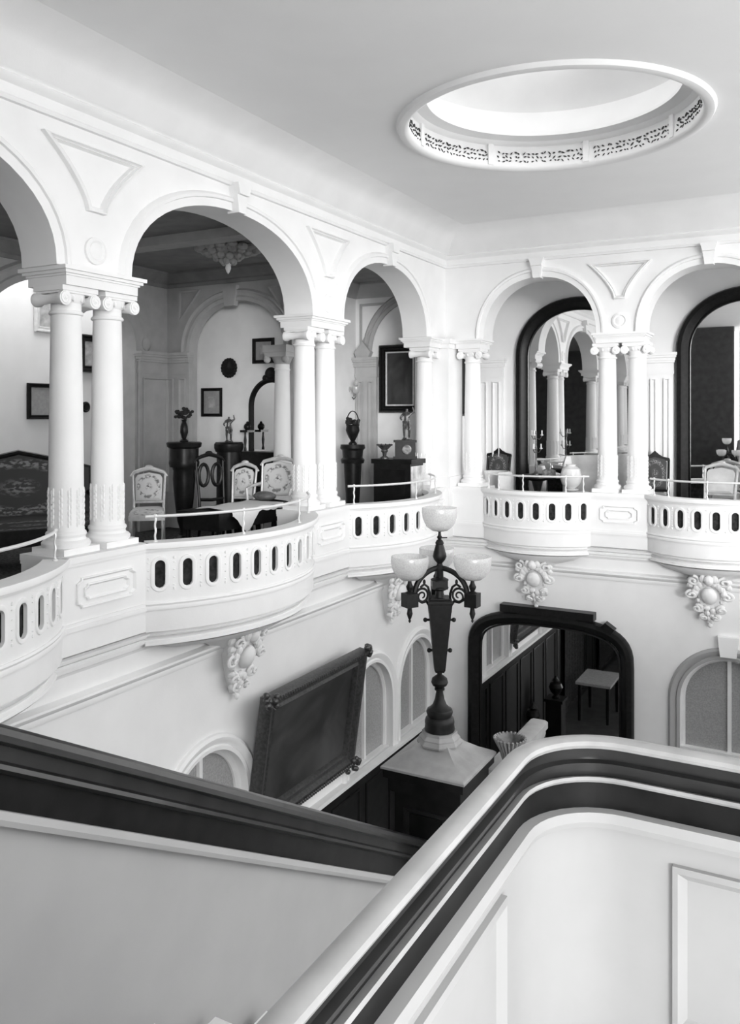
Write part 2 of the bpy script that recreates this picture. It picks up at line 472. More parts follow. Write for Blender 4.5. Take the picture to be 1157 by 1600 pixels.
def window(mp, rot, c, h, org, label, zb=-2.17):
    global wn
    wn += 1
    w = thing('window_%d' % wn, label, 'window', org, rot, None, 'structure')
    lo = lambda a, b, w_: (a, w_, b)
    m = MB().sweep(arch_path(0, h, SPW, RISEW, n=2.0, foot=zb), [(0, .16), (0, .26), (.05, .26), (.05, .18), (.03, .16)], lo); wf = m.build('window_frame', WPAINT, w)
    MB().box(-.022, .022, .17, .25, zb, SPW + RISEW - .02).build('mullion', WPAINT, w)
    MB().box(-h, h, .12, .26, -2.17, -2.11).build('transom', WPAINT, w)
    for sx in (-1, 1):
        up = []
        N = 14
        for i in range(N + 1):
            a = pi / 2 * i / N
            up.append((sx * (h - .04) * cos(a), SPW + (RISEW - .03) * sin(a)))
        up = [(sx * (h - .04), -2.12)] + up + [(0, -2.12)]
        MB().prism(up, .205, .215, lo).build('pane', PANE, wf, smooth=False)
        if zb < -3: MB().box(min(0, sx * (h - .04)), max(0, sx * (h - .04)), .205, .215, -3.58, -2.16).build('pane', PANE, wf)
    return w
wl = ['arched window with grey panes behind the stair rail at far left', 'arched grey window half hidden left of the big dark painting',
      'arched grey window just right of the big dark painting', 'arched grey window nearest the corner behind the lamp post']
for (c, h), l in zip(WIN_L, wl): window(None, LROT, c, h, (-A, c, 0), l)
wr = window(None, FROT, -1.02, .56, (-1.02, B, 0), 'arched window in deep moulding right of the black mirror', -3.6)

# dark wainscot with a pale cap along the foot of the left wall
ws = thing('trim_6', 'dark wainscot with pale cap rail along the foot of the left wall', 'wainscot', (-A - .10, 0, ZF), LROT, None, 'structure')
MB().box(-1.5, 10.98, -.04, 0, 0, 2.03).build('backing', DW, ws)
MB().box(-1.5, 10.98, -.085, .0, 2.03, 2.075).build('cap_rail', WPAINT, ws)
for k in range(16):
    u0_ = -1.4 + k * .77
    MB().sweep([(u0_, .25), (u0_, 1.9), (u0_ + .62, 1.9), (u0_ + .62, .25)], [(0, -.04), (0, -.055), (.02, -.06), (.035, -.04)], lambda a, b, w: (a, w, b), closed=True).build('panel_moulding', DW, ws)
# string course and mouldings on the walls under the galleries
m = MB()
pth = [(-A - .10, -1.5), (-A - .10, B + .10), (3.2, B + .10)]
m.sweep(pth, [(0, -.13), (.02, -.13), (.03, -.10), (.025, -.085), (.05, -.07), (.065, -.045), (.06, -.03), (.035, -.02), (0, -.01)])
struct(m.build('trim_2', PL), 'white string moulding on the walls below the galleries', 'moulding')
m = MB()
m.sweep([(-A - .10, -1.5), (-A - .10, B + .10), (3.2, B + .10)], [(0, .13), (.012, .155), (.028, .165), (.028, .185), (.058, .195), (.06, .215), (.040, .225), (.072, .245), (.078, .272), (.052, .284), (.10, .298), (.10, .305), (0, .305)])
struct(m.build('trim_3', PL), 'white stepped cornice under the gallery parapets', 'moulding')

# ------------------------------------------------------------------ gallery piers: pedestals, column pairs, cap blocks
def pedestal(name, label, loc, rot, w, panel=True, bevel=None):
    p = thing(name, label, 'pedestal', loc, rot, 'gallery pier pedestals')
    h = w / 2
    MB().box(-h, h, 0, .42, .30, .93).build('die', PL, p)
    b = MB().box(-h - .005, h + .005, -.035, .43, .955, 1.0).box(-h, h, -.02, .43, .93, .955)
    b.build('cap', PL, p)
    b = MB().box(-h, h, -.018, .05, .47, .505).box(-h, h, -.01, .05, .505, .53); b.build('base_moulding', PL, p)
    if panel and w > .5:
        lo = lambda a, b_, w_: (a, w_, b_)
        for q, (ia, iz, k) in enumerate(((.12, .07, .04), (.19, .12, .03))):
            a0, a1, z0, z1 = -h + ia, h - ia, .55 + iz, .91 - iz
            path = [(a0 + k, z0), (a0 + k, z0 + k * .5), (a0, z0 + k), (a0, z1 - k), (a0 + k, z1 - k * .5), (a0 + k, z1), (a1 - k, z1), (a1 - k, z1 - k * .5), (a1, z1 - k), (a1, z0 + k), (a1 - k, z0 + k * .5), (a1 - k, z0)]
            MB().sweep(path, [(0, 0), (0, -.016), (.008, -.02), (.016, -.012), (.022, 0)], lo, closed=True).build('panel_moulding', PL, p)
    return p
def column_mesh_parts(p, H=1.92, r=.124, mt=None):
    mt = mt or PL
    b = MB().box(-.165, .165, -.165, .165, 0, .045)
    b.lathe([(.165, .045), (.172, .06), (.172, .075), (.160, .09), (.142, .095), (.135, .115), (.140, .125), (.145, .135), (.140, .15), (.130, .158), (.127, .175)], 32)
    b.build('base', mt, p)
    s = MB(); pr = [(r + .006, .17), (r, .20)]
    for i in range(9):
        f = i / 8; pr.append((r * (1 - .14 * f ** 1.6), .22 + (H - .42) * f))
    rt = r * .86
    pr += [(rt + .012, H - .195), (rt + .016, H - .185), (rt + .010, H - .172), (rt, H - .168), (rt, H - .11)]
    s.lathe(pr, 32).build('shaft', mt, p)
    l = MB()   # low leaf relief on the foot of the shaft
    for k in range(12):
        a = 2 * pi * k / 12
        for j in range(7):
            z = .215 + j * .042 - (.02 if j == 6 else 0)
            for sgn in (-1, 1):
                aa = a + sgn * .07
                R_ = r + .001
                l.sphere((R_ * cos(aa), R_ * sin(aa), z + sgn * .008), .0075, .0075, .021, 6, 4)
    l.build('leaf_relief', mt, p)['kind'] = 'stuff'
    c = MB()
    c.lathe([(rt, H - .115), (rt + .01, H - .10), (.125, H - .075), (.132, H - .05), (.13, H - .04)], 28)
    c.box(-.165, .165, -.15, .15, H - .035, H)
    c.box(-.15, .15, -.14, .14, H - .05, H - .035)
    c.build('capital', mt, p)
    v = MB()
    for sx in (-1, 1):
        cx, cz = sx * .138, H - .092
        mpv = lambda x, y, z: (cx + x, z, cz + y)
        v.lathe([(.030, -.155), (.052, -.150), (.052, -.12), (.040, -.09), (.033, 0), (.040, .09), (.052, .12), (.052, .150), (.030, .155)], 18, mp=mpv)
        for sy in (-1, 1):
            sp = [(cx + (.044 - .0055 * i / 3) * cos(sx * (pi / 2 + .55 * i)), sy * .153, cz + (.044 - .0055 * i / 3) * sin(pi / 2 + .55 * i)) for i in range(22)]
            v.tube(sp, .006, 5)
            v.sphere((cx, sy * .155, cz), .013, .008, .013, 8, 6)
    v.build('volutes', mt, p)
    e = MB()
    for k in range(10):
        a = 2 * pi * k / 10
        e.sphere((.12 * cos(a), .12 * sin(a), H - .08), .016, .016, .026, 6, 5)
    e.build('egg_ornament', mt, p)['kind'] = 'stuff'
col0 = None
def column(loc, rot, label, group):
    global col0
    if col0 is None:
        col0 = thing('column', label, 'column', loc, rot, group); column_mesh_parts(col0); return col0
    c = copy_tree(col0); c.location = loc; c.rotation_euler = (0, 0, rot); tag(c, label, 'column', group); return c
def cap_block(name, label, u0, u1, org, rot, d1=.42):
    t_ = thing(name, label, 'entablature', org, rot, None, 'structure')
    MB().box(u0, u1, .03, d1, 2.92, 2.985).build('architrave', PL, t_)
    MB().box(u0 - .012, u1 + .012, .018, d1 + .012, 2.985, 3.0).box(u0 - .03, u1 + .03, .0, d1 + .03, 3.0, 3.022).box(u0 - .05, u1 + .05, -.02, d1 + .05, 3.022, ZSP).build('crown_moulding', PL, t_)
    return t_
GL = 'gallery columns'
ncap = 0
def pier(side, c, half, cols, lab, lab_ped, lab_cap, edge0=None):
    global ncap
    ncap += 1
    if side == 'L': org = lambda u, z=0, d=0: (-A - d, u, z); rot = LROT
    else: org = lambda u, z=0, d=0: (u, B + d, z); rot = FROT
    pedestal('gallery_pedestal', lab_ped, org(c), rot, half * 2)
    for u, l in zip(cols, lab): column(org(u, 1.0, .21), rot, l, GL)
    cap_block('trim_%d' % (10 + ncap), lab_cap, -half + .06, half - .06, org(c), rot)
pier('L', 4.53, .41, (4.34, 4.74), ('leftmost white column of the near pair, at the photo edge', 'right column of the near pair, beside the white floral chair'),
     'white panelled pedestal under the near pair of columns', 'moulded block over the near pair of white columns')
pier('L', 7.73, .40, (7.53, 7.95), ('left column of the pair between the two left arches', 'right column of the pair between the two left arches'),
     'white pedestal under the column pair between the left arches', 'moulded block over the column pair between the left arches')
pier('L', 1.40, .41, (1.2, 1.6), ('white column left of the frame on the near pier', 'white column beside it on the near pier'),
     'white pedestal out of frame on the near pier', 'moulded block on the pier out of frame')
pier('F', -2.30, .36, (-2.49, -2.11), ('left column of the pair between the two black framed mirrors', 'right column of the pair between the two black framed mirrors'),
     'white panelled pedestal between the two far balconies', 'moulded block over the far pair of columns')
pier('F', -.14, .36, (-.34, .06), ('white column at the far right end of the gallery', 'white column past the right end of the gallery'),
     'white pedestal at the far right end', 'moulded block at the far right end')
# corner pier: a square post with one free column on either side
column((-A - .21, 10.58, 1.0), LROT, 'white column left of the corner post, beside the marble cabinet', GL)
column((-4.36, B + .21, 1.0), FROT, 'white column right of the corner post, left of the far balcony', GL)
cp = thing('corner_post', 'square white corner post between the left and far galleries', 'pier', (-4.58, 10.75, 0), 0, None, 'structure')
MB().box(-.52, 0, 0, .5, .30, 3.05).build('shaft', PL, cp)
MB().box(-.54, .02, -.02, .5, 2.92, 2.985).box(-.56, .04, -.04, .5, 2.985, 3.05).build('crown', PL, cp)
MB().box(-.54, .03, -.03, .5, 1.0, 1.14).build('plinth', PL, cp)
cap_block('trim_20', 'moulded block over the column left of the corner', 10.36, 10.8, (-A, 0, 0), LROT)
cap_block('trim_21', 'moulded block over the column right of the corner', -4.55, -4.19, (0, B, 0), FROT)
pedestal('gallery_pedestal', 'white pedestal on the left of the gallery corner', (-A, 10.63, 0), LROT, .54)
pedestal('gallery_pedestal', 'white pedestal on the right of the gallery corner', (-4.37, B, 0), FROT, .50)

# ------------------------------------------------------------------ bowed balconies
def balcony(label, lab_rail, loc, rot, c, sag, n, posts, group='bowed balconies'):
    R = (c * c + sag * sag) / (2 * sag); dc = R - sag; pm = asin(c / R)
    P = lambda phi, o=0.0: ((R + o) * sin(phi), dc - (R + o) * cos(phi))
    t_ = thing('bowed_balcony', label, 'balcony', loc, rot, group)
    N = 40
    arc = [P(-pm + 2 * pm * i / N) for i in range(N + 1)]
    # pierced parapet, one cell per opening
    par = MB(); L = 2 * pm * R; cw = L / n; z0, z1 = .30, .93; hz, hr, hh = .75, .043, .068
    for k in range(n):
        sc = -L / 2 + (k + .5) * cw
        an = sorted([2 * pi * i / 28 for i in range(28)] + [atan2(z - hz, x) % (2 * pi) for x in (-cw / 2, cw / 2) for z in (z0, z1)])
        oi, ri = [], []
        for a in an:
            dx, dz = cos(a), sin(a)
            ts = []
            if abs(dx) > 1e-9: ts.append(cw / 2 / abs(dx))
            if dz > 1e-9: ts.append((z1 - hz) / dz)
            if dz < -1e-9: ts.append((z0 - hz) / dz)
            t0 = min(ts); ri.append((sc + dx * t0, hz + dz * t0))
            # stadium
            if abs(dx) > 1e-9 and abs(dz) * hr / abs(dx) <= hh: q = hr / abs(dx)
            else:
                s_ = hh if dz > 0 else -hh
                bq = dz * s_; q = bq + sqrt(max(0, bq * bq - (s_ * s_ - hr * hr)))
            oi.append((sc + dx * q, hz + dz * q))
        for th in (0, -.022):
            for i in range(len(an)):
                j = (i + 1) % len(an)
                mm = lambda s_: (*P(s_[0] / R, th), s_[1])
                par.quad(mm(ri[i]), mm(ri[j]), mm(oi[j]), mm(oi[i]))
        for i in range(len(an)):
            j = (i + 1) % len(an)
            par.quad((*P(oi[i][0] / R, 0), oi[i][1]), (*P(oi[j][0] / R, 0), oi[j][1]), (*P(oi[j][0] / R, -.022), oi[j][1]), (*P(oi[i][0] / R, -.022), oi[i][1]))
    par = par.build('parapet', PL, t_)
    st = [(hr * cos(pi * i / 10), hh + hr * sin(pi * i / 10)) for i in range(11)] + [(-hr * cos(pi * i / 10), -hh - hr * sin(pi * i / 10)) for i in range(11)]
    for k in range(n):
        sc = -L / 2 + (k + .5) * cw
        MB().sweep([(sc + a, hz + b) for a, b in st], [(-.002, 0), (-.002, .006), (.012, .012), (.026, .010), (.03, 0)], lambda a, b, w: (*P(a / R, w), b), closed=True).build('opening_moulding', PL, par)
    stud = MB()
    for k in range(n + 1):
        s_ = -L / 2 + k * cw + (.02 if k == 0 else -.02 if k == n else 0)
        for zz in (.63, .66, .72, .78, .84, .875):
            stud.sphere((*P(s_ / R, .002), zz), .009, .009, .012 if zz in (.63, .875) else .006, 6, 4)
    stud.build('bead_ornament', PL, par)['kind'] = 'stuff'
    MB().sweep(arc, [(-.13, .935), (.02, .93), (.03, .95), (.045, .955), (.05, .985), (.045, 1.0), (-.13, 1.0)]).build('coping', PL, t_)
    MB().sweep(arc, [(-.02, .47), (.014, .47), (.018, .49), (.012, .505), (.02, .52), (.012, .535), (-.02, .535)]).build('base_moulding', PL, t_)
    MB().sweep(arc, [(-.16, .305), (0, .305), (-.004, .296), (-.055, .284), (-.062, .262), (-.036, .256), (-.05, .246), (-.068, .218), (-.038, .204), (-.034, .184), (-.06, .172), (-.16, .17)]).build('lower_cornice', PL, t_)
    so_ = MB(); sc_ = [(.93, .172), (.84, .165), (.80, .14), (.70, .10), (.52, .06), (.34, .02), (.22, -.06), (.10, -.10)]
    rows = [[(u * s_, .10 + (d - .10) * s_, z) for u, d in arc] for s_, z in sc_]
    k0 = [p for r_ in rows for p in r_]; nn = N + 1
    so_.add(k0, [(j * nn + i, j * nn + i + 1, (j + 1) * nn + i + 1, (j + 1) * nn + i) for j in range(len(rows) - 1) for i in range(N)])
    so_.build('corbel_soffit', PL, t_)
    MB().sweep(arc, [(-.036, .31), (-.028, .31), (-.028, .932), (-.036, .932)]).build('opening_shade', DARKP, t_)  # dark sheet added to stand for the shade behind the openings
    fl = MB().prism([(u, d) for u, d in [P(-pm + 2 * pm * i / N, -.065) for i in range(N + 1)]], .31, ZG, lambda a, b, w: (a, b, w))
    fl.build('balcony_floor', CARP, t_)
    # slim guard rail on the coping
    g = thing('guard_rail', lab_rail, 'railing', (loc[0], loc[1], 1.0), rot, 'slim balcony guard rails')
    rp = [(*P(-pm + 2 * pm * i / N, -.04), .20) for i in range(N + 1)]
    MB().tube(rp, .0125, 8).build('rail', RAILM, g)
    for f_ in posts:
        u, d = P(-pm + 2 * pm * f_, -.04)
        tw = [(u + .003 * cos(i * 1.3), d + .003 * sin(i * 1.3), .01 + .018 * i) for i in range(11)]
        b = MB().tube(tw, .009, 6); b.lathe([(.018, 0), (.018, .008), (.010, .015)], 10, (u, d, 0)); b.sphere((u, d, .205), .017, None, None, 8, 6)
        b.build('post', RAILM, g)
    return t_
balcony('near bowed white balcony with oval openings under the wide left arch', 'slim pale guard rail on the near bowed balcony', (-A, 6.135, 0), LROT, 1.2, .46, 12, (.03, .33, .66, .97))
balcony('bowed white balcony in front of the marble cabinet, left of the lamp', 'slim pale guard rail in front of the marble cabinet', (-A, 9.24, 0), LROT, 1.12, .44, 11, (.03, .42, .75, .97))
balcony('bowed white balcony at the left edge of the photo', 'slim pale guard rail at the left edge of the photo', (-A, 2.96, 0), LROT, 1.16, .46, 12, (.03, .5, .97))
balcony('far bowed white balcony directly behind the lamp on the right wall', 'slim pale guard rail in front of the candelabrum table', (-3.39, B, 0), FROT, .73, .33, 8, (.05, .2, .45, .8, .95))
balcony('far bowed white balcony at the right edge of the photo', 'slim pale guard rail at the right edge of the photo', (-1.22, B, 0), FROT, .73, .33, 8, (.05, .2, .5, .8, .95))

# carved cartouche brackets under the balconies
def cartouche_parts(p, k=1.0):
    q = lambda x, y, z: (x * k, y * k, z * k)
    b = MB().prism([(-.12, .03), (.12, .03), (.10, -.18), (.06, -.40), (.02, -.52), (-.02, -.52), (-.06, -.40), (-.10, -.18)], -.06, .0, lambda a, b_, w: (a, w, b_)); b.build('bracket_body', PL, p)
    MB().sphere((0, -.09, -.19), .068, .06, .10, 16, 12).build('shield_boss', PL, p)
    for sx in (-1, 1):
        for (cx, cz, r0, tn, dr_) in ((.13, -.02, .055, 1.4, 1), (.15, -.19, .05, 1.3, -1), (.10, -.35, .045, 1.4, 1), (.05, -.45, .032, 1.2, -1)):
            sp = []
            for i in range(18):
                f_ = i / 17; a = dr_ * sx * f_ * tn * 2 * pi + pi / 2
                sp.append((sx * cx + r0 * (1 - .75 * f_) * cos(a), -.075 - .05 * f_, cz + r0 * (1 - .75 * f_) * sin(a)))
            MB().tube(sp, [.017 - .006 * i / 17 for i in range(18)], 7).build('scroll', PL, p)
    for sx in (-1, 1):
        lf_ = MB()
        for i in range(8):
            f_ = i / 7
            lf_.sphere((sx * (.155 - .10 * f_ + .018 * (i % 2)), -.045 - .015 * (i % 2), -.02 - .42 * f_), .034 - .012 * f_, .035, .036 - .01 * f_, 7, 5)
        lf_.build('acanthus_edge', PL, p)
    m_ = MB()
    for i in range(9):
        a = pi * (.08 + .84 * i / 8) 
        m_.sphere((.125 * cos(a), -.085, -.20 + .17 * sin(a)), .03, .03, .045, 8, 6)
    m_.build('leaf_crown', PL, p)
    m_ = MB()
    for i in range(6): m_.sphere((.028 * (1 if i % 2 else -1) * (1 - i / 8), -.08 + .006 * i, -.34 - .032 * i), .032 - .0025 * i, .03, .038, 8, 6)
    m_.sphere((0, -.06, -.545), .02, .02, .03, 8, 6)
    m_.build('leaf_drop', PL, p)
    h_ = MB().sphere((0, -.115, .0), .045, .05, .06, 10, 8); h_.sphere((.05, -.10, .01), .03, .03, .05, 8, 6); h_.sphere((-.05, -.10, .01), .03, .03, .05, 8, 6)
    h_.build('palmette', PL, p)
ct0 = thing('cartouche_bracket', 'carved scroll bracket with oval boss under the near balcony', 'bracket', (-A - .10, 6.135, .02), LROT, 'carved balcony brackets')
cartouche_parts(ct0)
for ch in ct0.children:
    for v_ in ch.data.vertices:
        x_, y_, z_ = v_.co
        v_.co = (x_ * 1.35, (y_ * 1.1 - .26 * max(0, z_ + .5) if y_ < -.001 else y_), z_ * 1.05)
for loc, rot, l in (((-A - .10, 9.24, .02), LROT, 'carved scroll bracket under the balcony left of the lamp'), ((-3.39, B + .10, .02), FROT, 'carved scroll bracket on the right wall above the black mirror'),
                    ((-1.22, B + .10, .02), FROT, 'carved scroll bracket at the right edge of the photo'), ((-A - .10, 2.96, .02), LROT, 'carved scroll bracket left of the photo edge')):
    c = copy_tree(ct0); c.location = loc; c.rotation_euler = (0, 0, rot); tag(c, l, 'bracket', 'carved balcony brackets')

# ------------------------------------------------------------------ gallery rooms
XB, YE = -8.28, 9.2      # back wall and end wall of the left gallery
# floors
m = MB().box(-9.75, -A - .10, -1.5, 9.9, .30, ZG).box(-9.75, -6.7, 9.9, 10.9, .30, ZG).box(-6.7, -A - .10, 9.9, 12.6, .30, ZG)
struct(m.build('floor_gallery_left', CARP), 'dark carpeted floor of the left gallery', 'floor')
m = MB().box(-A - .10, 3.2, B + .10, 12.6, .30, ZG)
struct(m.build('floor_gallery_far', CARP), 'dark carpeted floor of the far gallery', 'floor')
# back wall with arches, alcove behind
mp = lambda u, d, z: (XB - d, u, z)
ops = [(1.6, 1.2, ZG, 2.87, .8), (4.45, 1.2, ZG, 2.87, .8), (7.36, 1.2, ZG, 2.87, .8)]
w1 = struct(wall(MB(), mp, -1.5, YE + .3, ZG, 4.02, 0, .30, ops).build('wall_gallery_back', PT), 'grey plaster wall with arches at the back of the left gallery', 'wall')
for c, h, *_ in ops:
    MB().sweep(arch_path(c, h, 2.87, .8), [(-.0, 0), (0, -.03), (-.08, -.04), (-.10, -.02), (-.17, -.02), (-.20, -.045), (-.23, 0)], lambda a, b, w: mp(a, w, b)).build('archivolt', PT, w1)
    MB().sphere((XB + .02, c + h + .20, 2.98), .03, .09, .10, 14, 10).build('roundel', PT, w1)
struct(MB().box(-9.75, -9.65, -1.5, 10.9, ZG, 4.02).box(-9.65, -6.7, 10.8, 10.9, ZG, 4.02).build('wall_alcove_back', PL), 'pale wall seen through the arches at the back of the left gallery', 'wall')
# end wall with a blind arch
mp2 = lambda u, d, z: (u, YE + d, z)
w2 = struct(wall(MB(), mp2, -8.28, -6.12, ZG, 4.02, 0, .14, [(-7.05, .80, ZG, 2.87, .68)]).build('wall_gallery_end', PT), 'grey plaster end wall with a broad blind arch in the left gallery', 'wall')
MB().sweep(arch_path(-7.05, .80, 2.87, .68), [(0, 0), (0, -.03), (-.05, -.04), (-.07, -.02), (-.11, -.02), (-.14, -.045), (-.17, 0)], lambda a, b, w: mp2(a, w, b)).build('archivolt', PT, w2)
MB().prism([(-7.20, 3.48), (-7.04, 3.48), (-7.0, 3.76), (-7.24, 3.76)], -.07, .02, lambda a, b, w: mp2(a, w, b)).build('keystone', PT, w2)
MB().sweep([(-8.02, 3.72), (-8.02, 3.38), (-7.72, 3.72)], [(0, 0), (0, -.02), (.025, -.03), (.035, 0)], lambda a, b, w: mp2(a, w, b), closed=True).build('spandrel_moulding', PT, w2)
MB().sweep([(-6.55, 3.72), (-6.24, 3.72), (-6.24, 3.30)], [(0, 0), (0, -.02), (.025, -.03), (.035, 0)], lambda a, b, w: mp2(a, w, b), closed=True).build('spandrel_moulding', PT, w2)
struct(MB().box(-8.1, -6.12, YE + .30, YE + .40, ZG, 4.02).build('wall_niche_back', PG), 'grey plaster back of the blind arch hung with pictures', 'wall')
# corner pilasters
def pilaster(label, org, rot, w, zt=2.87, m_=PT, flutes=2):
    t_ = thing('pilaster', label, 'pilaster', org, rot, None, 'structure')
    MB().box(0, w, -.05, .02, ZG, zt - .30).build('shaft', m_, t_)
    lo = lambda a, b, w_: (a, w_, b)
    fw = w / flutes
    for k in range(flutes):
        a0, a1 = fw * k + .05, fw * (k + 1) - .05
        MB().sweep([(a0, .9), (a0, zt - .36), (a1, zt - .36), (a1, .9)], [(0, -.05), (0, -.078), (.010, -.08), (.022, -.05)], lo, closed=True).build('flute_moulding', m_, t_)
    b = MB().box(-.01, w + .01, -.06, .02, zt - .30, zt - .26).box(-.005, w + .005, -.055, .02, zt - .26, zt - .14).box(-.02, w + .02, -.085, .02, zt - .14, zt - .11).box(-.03, w + .03, -.10, .02, zt - .11, zt - .07).box(-.045, w + .045, -.13, .02, zt - .07, zt - .04).box(-.055, w + .055, -.15, .02, zt - .04, zt)
    b.build('capital', m_, t_)
    return t_
pilaster('grey fluted pilaster left of the gallery inner corner', (XB, 8.60, 0), LROT, .60, flutes=1)
pilaster('grey fluted pilaster right of the gallery inner corner', (XB, YE, 0), FROT, .44)
# crown moulding and ceiling of the left gallery, with a beam and hanging boss
m = MB().sweep([(XB, -1.5), (XB, YE), (-6.15, YE)], [(0, 3.80), (.03, 3.80), (.05, 3.84), (.04, 3.86), (.10, 3.92), (.16, 3.97), (.16, 4.0), (0, 4.0)])
struct(m.build('trim_4', PD), 'grey cornice round the left gallery room', 'moulding')
gc = struct(MB().box(-8.58, -A - .38, -1.5, 11.4, 4.0, 4.12).build('ceiling_gallery_left', PD), 'dim grey ceiling of the left gallery', 'ceiling')  # stops short of the alcove, left open above to brighten its wall
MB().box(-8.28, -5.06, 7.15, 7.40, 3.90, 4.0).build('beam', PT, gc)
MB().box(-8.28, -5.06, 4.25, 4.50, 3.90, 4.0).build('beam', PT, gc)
bs = thing('ceiling_boss', 'leafy plaster boss hanging from the gallery ceiling', 'ceiling boss', (-6.25, 8.0, 4.0))
b = MB()
for rg, (rr, zz, nn) in enumerate(((.34, -.03, 16), (.24, -.07, 12), (.15, -.12, 9), (.07, -.17, 6))):
    for i in range(nn):
        a = 2 * pi * i / nn + rg * .3
        b.sphere((rr * cos(a), rr * sin(a), zz + random.uniform(-.012, .012)), .065 - rg * .008, .065 - rg * .008, .045, 7, 5)
b.lathe([(.30, 0), (.28, -.04), (.14, -.10), (.05, -.17), (.02, -.2)], 20)
b.build('leaf_cluster', PT, bs)
MB().lathe([(.0, -.33), (.02, -.30), (.035, -.26), (.03, -.22), (.05, -.19), (.05, -.17)][::1], 12).build('drop_finial', PG, bs)
# bay behind the second arch
struct(MB().box(-6.70, -6.36, YE + .40, 11.4, ZG, 4.0).build('wall_bay_side', PG), 'grey side wall of the small bay behind the second arch', 'wall')
mp3 = lambda u, d, z: (u, 11.3 + d, z)
w3 = struct(MB().box(-6.36, -5.0, 11.3, 11.5, ZG, 4.0).build('wall_bay_end', PG), 'grey end wall of the small bay holding the black framed picture', 'wall')
MB().sweep(arch_path(-5.28, .80, 2.90, .80), [(0, 0), (0, -.035), (-.05, -.045), (-.07, -.02), (-.11, -.02), (-.13, -.05), (-.17, 0)], lambda a, b, w: mp3(a, w, b)).build('archivolt', PT, w3)
MB().sweep([(-6.25, 3.66), (-6.25, 3.12), (-5.86, 3.66)], [(0, 0), (0, -.02), (.03, -.03), (.04, 0)], lambda a, b, w: mp3(a, w, b), closed=True).build('spandrel_moulding', PT, w3)
MB().prism([(-6.34, 2.95), (-6.20, 3.12), (-6.06, 2.95), (-6.10, 2.86), (-6.30, 2.86)], -.10, .0, lambda a, b, w: mp3(a, w, b)).build('acroterion', PT, w3)
pilaster('grey fluted pilaster behind the second arch', (-6.34, 11.3, 0), FROT, .36)
struct(MB().sweep([(-6.36, 9.5), (-6.36, 11.3), (-5.0, 11.3)], [(0, 3.78), (.03, 3.78), (.05, 3.83), (.10, 3.90), (.16, 3.97), (.16, 4.0), (0, 4.0)]).build('trim_5', PT), 'grey cornice of the small bay', 'moulding')
# far gallery: back wall with pilasters and ceiling
YM = 12.4
struct(MB().box(-5.06, 3.2, YM, YM + .2, ZG, 4.02).build('wall_gallery_far', PL), 'white back wall of the far gallery behind the tall mirrors', 'wall')
struct(MB().box(-5.2, -5.0, 11.3, YM + .2, ZG, 4.02).build('wall_gallery_far_side', PL), 'white side wall closing the far gallery on the left', 'wall')
struct(MB().box(-5.2, 3.2, B + .38, YM + .2, 4.0, 4.12).build('ceiling_gallery_far', PL), 'white ceiling of the far gallery', 'ceiling')
for x_, l in ((-4.78, 'white fluted pilaster left of the tall upper mirror'), (-2.22, 'white fluted pilaster between the two tall upper mirrors')):
    pilaster(l, (x_, YM, 0), FROT, .42 if x_ < -4 else .36, m_=PL)

# ------------------------------------------------------------------ big black framed mirrors
def big_mirror(label, loc, hw, zb, spring, rise, n, fw, cat='mirror'):
    t_ = thing('framed_mirror', label, cat, loc, 0, 'large black framed mirrors')
    lo = lambda a, b, w: (a, w, b)
    MB().sweep(arch_path(0, hw, spring, rise, n=n, foot=zb), [(0, 0), (0, -.07), (.02, -.10), (fw * .45, -.11), (fw * .6, -.085), (fw * .85, -.07), (fw, -.04), (fw, 0)], lo).build('frame', EB, t_)
    MB().sweep(arch_path(0, hw - fw, spring, rise - fw, n=n, foot=zb), [(0, -.02), (0, -.045), (.02, -.05), (.025, -.02)], lo).build('inner_bead', DW, t_)
    MB().prism(arch_path(0, hw - fw, spring, rise - fw, n=n, foot=zb), -.015, .0, lo).build('mirror_glass', MIR, t_, smooth=False)
    return t_
big_mirror('tall arched black mirror behind the candelabrum table', (-3.20, YM, 0), .95, ZG, 2.88, .86, 2.1, .17)
big_mirror('tall arched black mirror at the right edge of the upper gallery', (-.88, YM, 0), .95, ZG, 2.88, .86, 2.1, .17)
lm = big_mirror('wide black framed mirror with rounded corners on the lower right wall', (DOORX, B + .10, 0), DOORH, -3.7, -1.25, .60, 3.0, .16)
MB().prism([(-.62, -.66), (.64, -.66), (.64, -.56), (-.62, -.56)], -.16, 0, lambda a, b, w: (a, w, b)).build('cap_rail', EB, lm)
MB().prism([(.72, -.72), (.86, -.80), (.90, -.74), (.78, -.66)], -.13, 0, lambda a, b, w: (a, w, b)).build('carved_knop', EB, lm)

# ------------------------------------------------------------------ ground floor
struct(MB().box(-9.75, -2.3, -1.7, -1.5, ZF, ZC).build('wall_near', mat('gallery_gloom_tone', .05, .8, noise=.2, scale=6)), 'wall behind the viewer closing the left gallery, coloured dark for gallery gloom', 'wall')  # dark colour stands for the gallery's gloom in the mirrors
struct(MB().box(-A - .3, 3.4, -3.2, B + .3, ZF - .1, ZF).build('floor', PARQ), 'dark polished floor of the hall far below', 'floor')

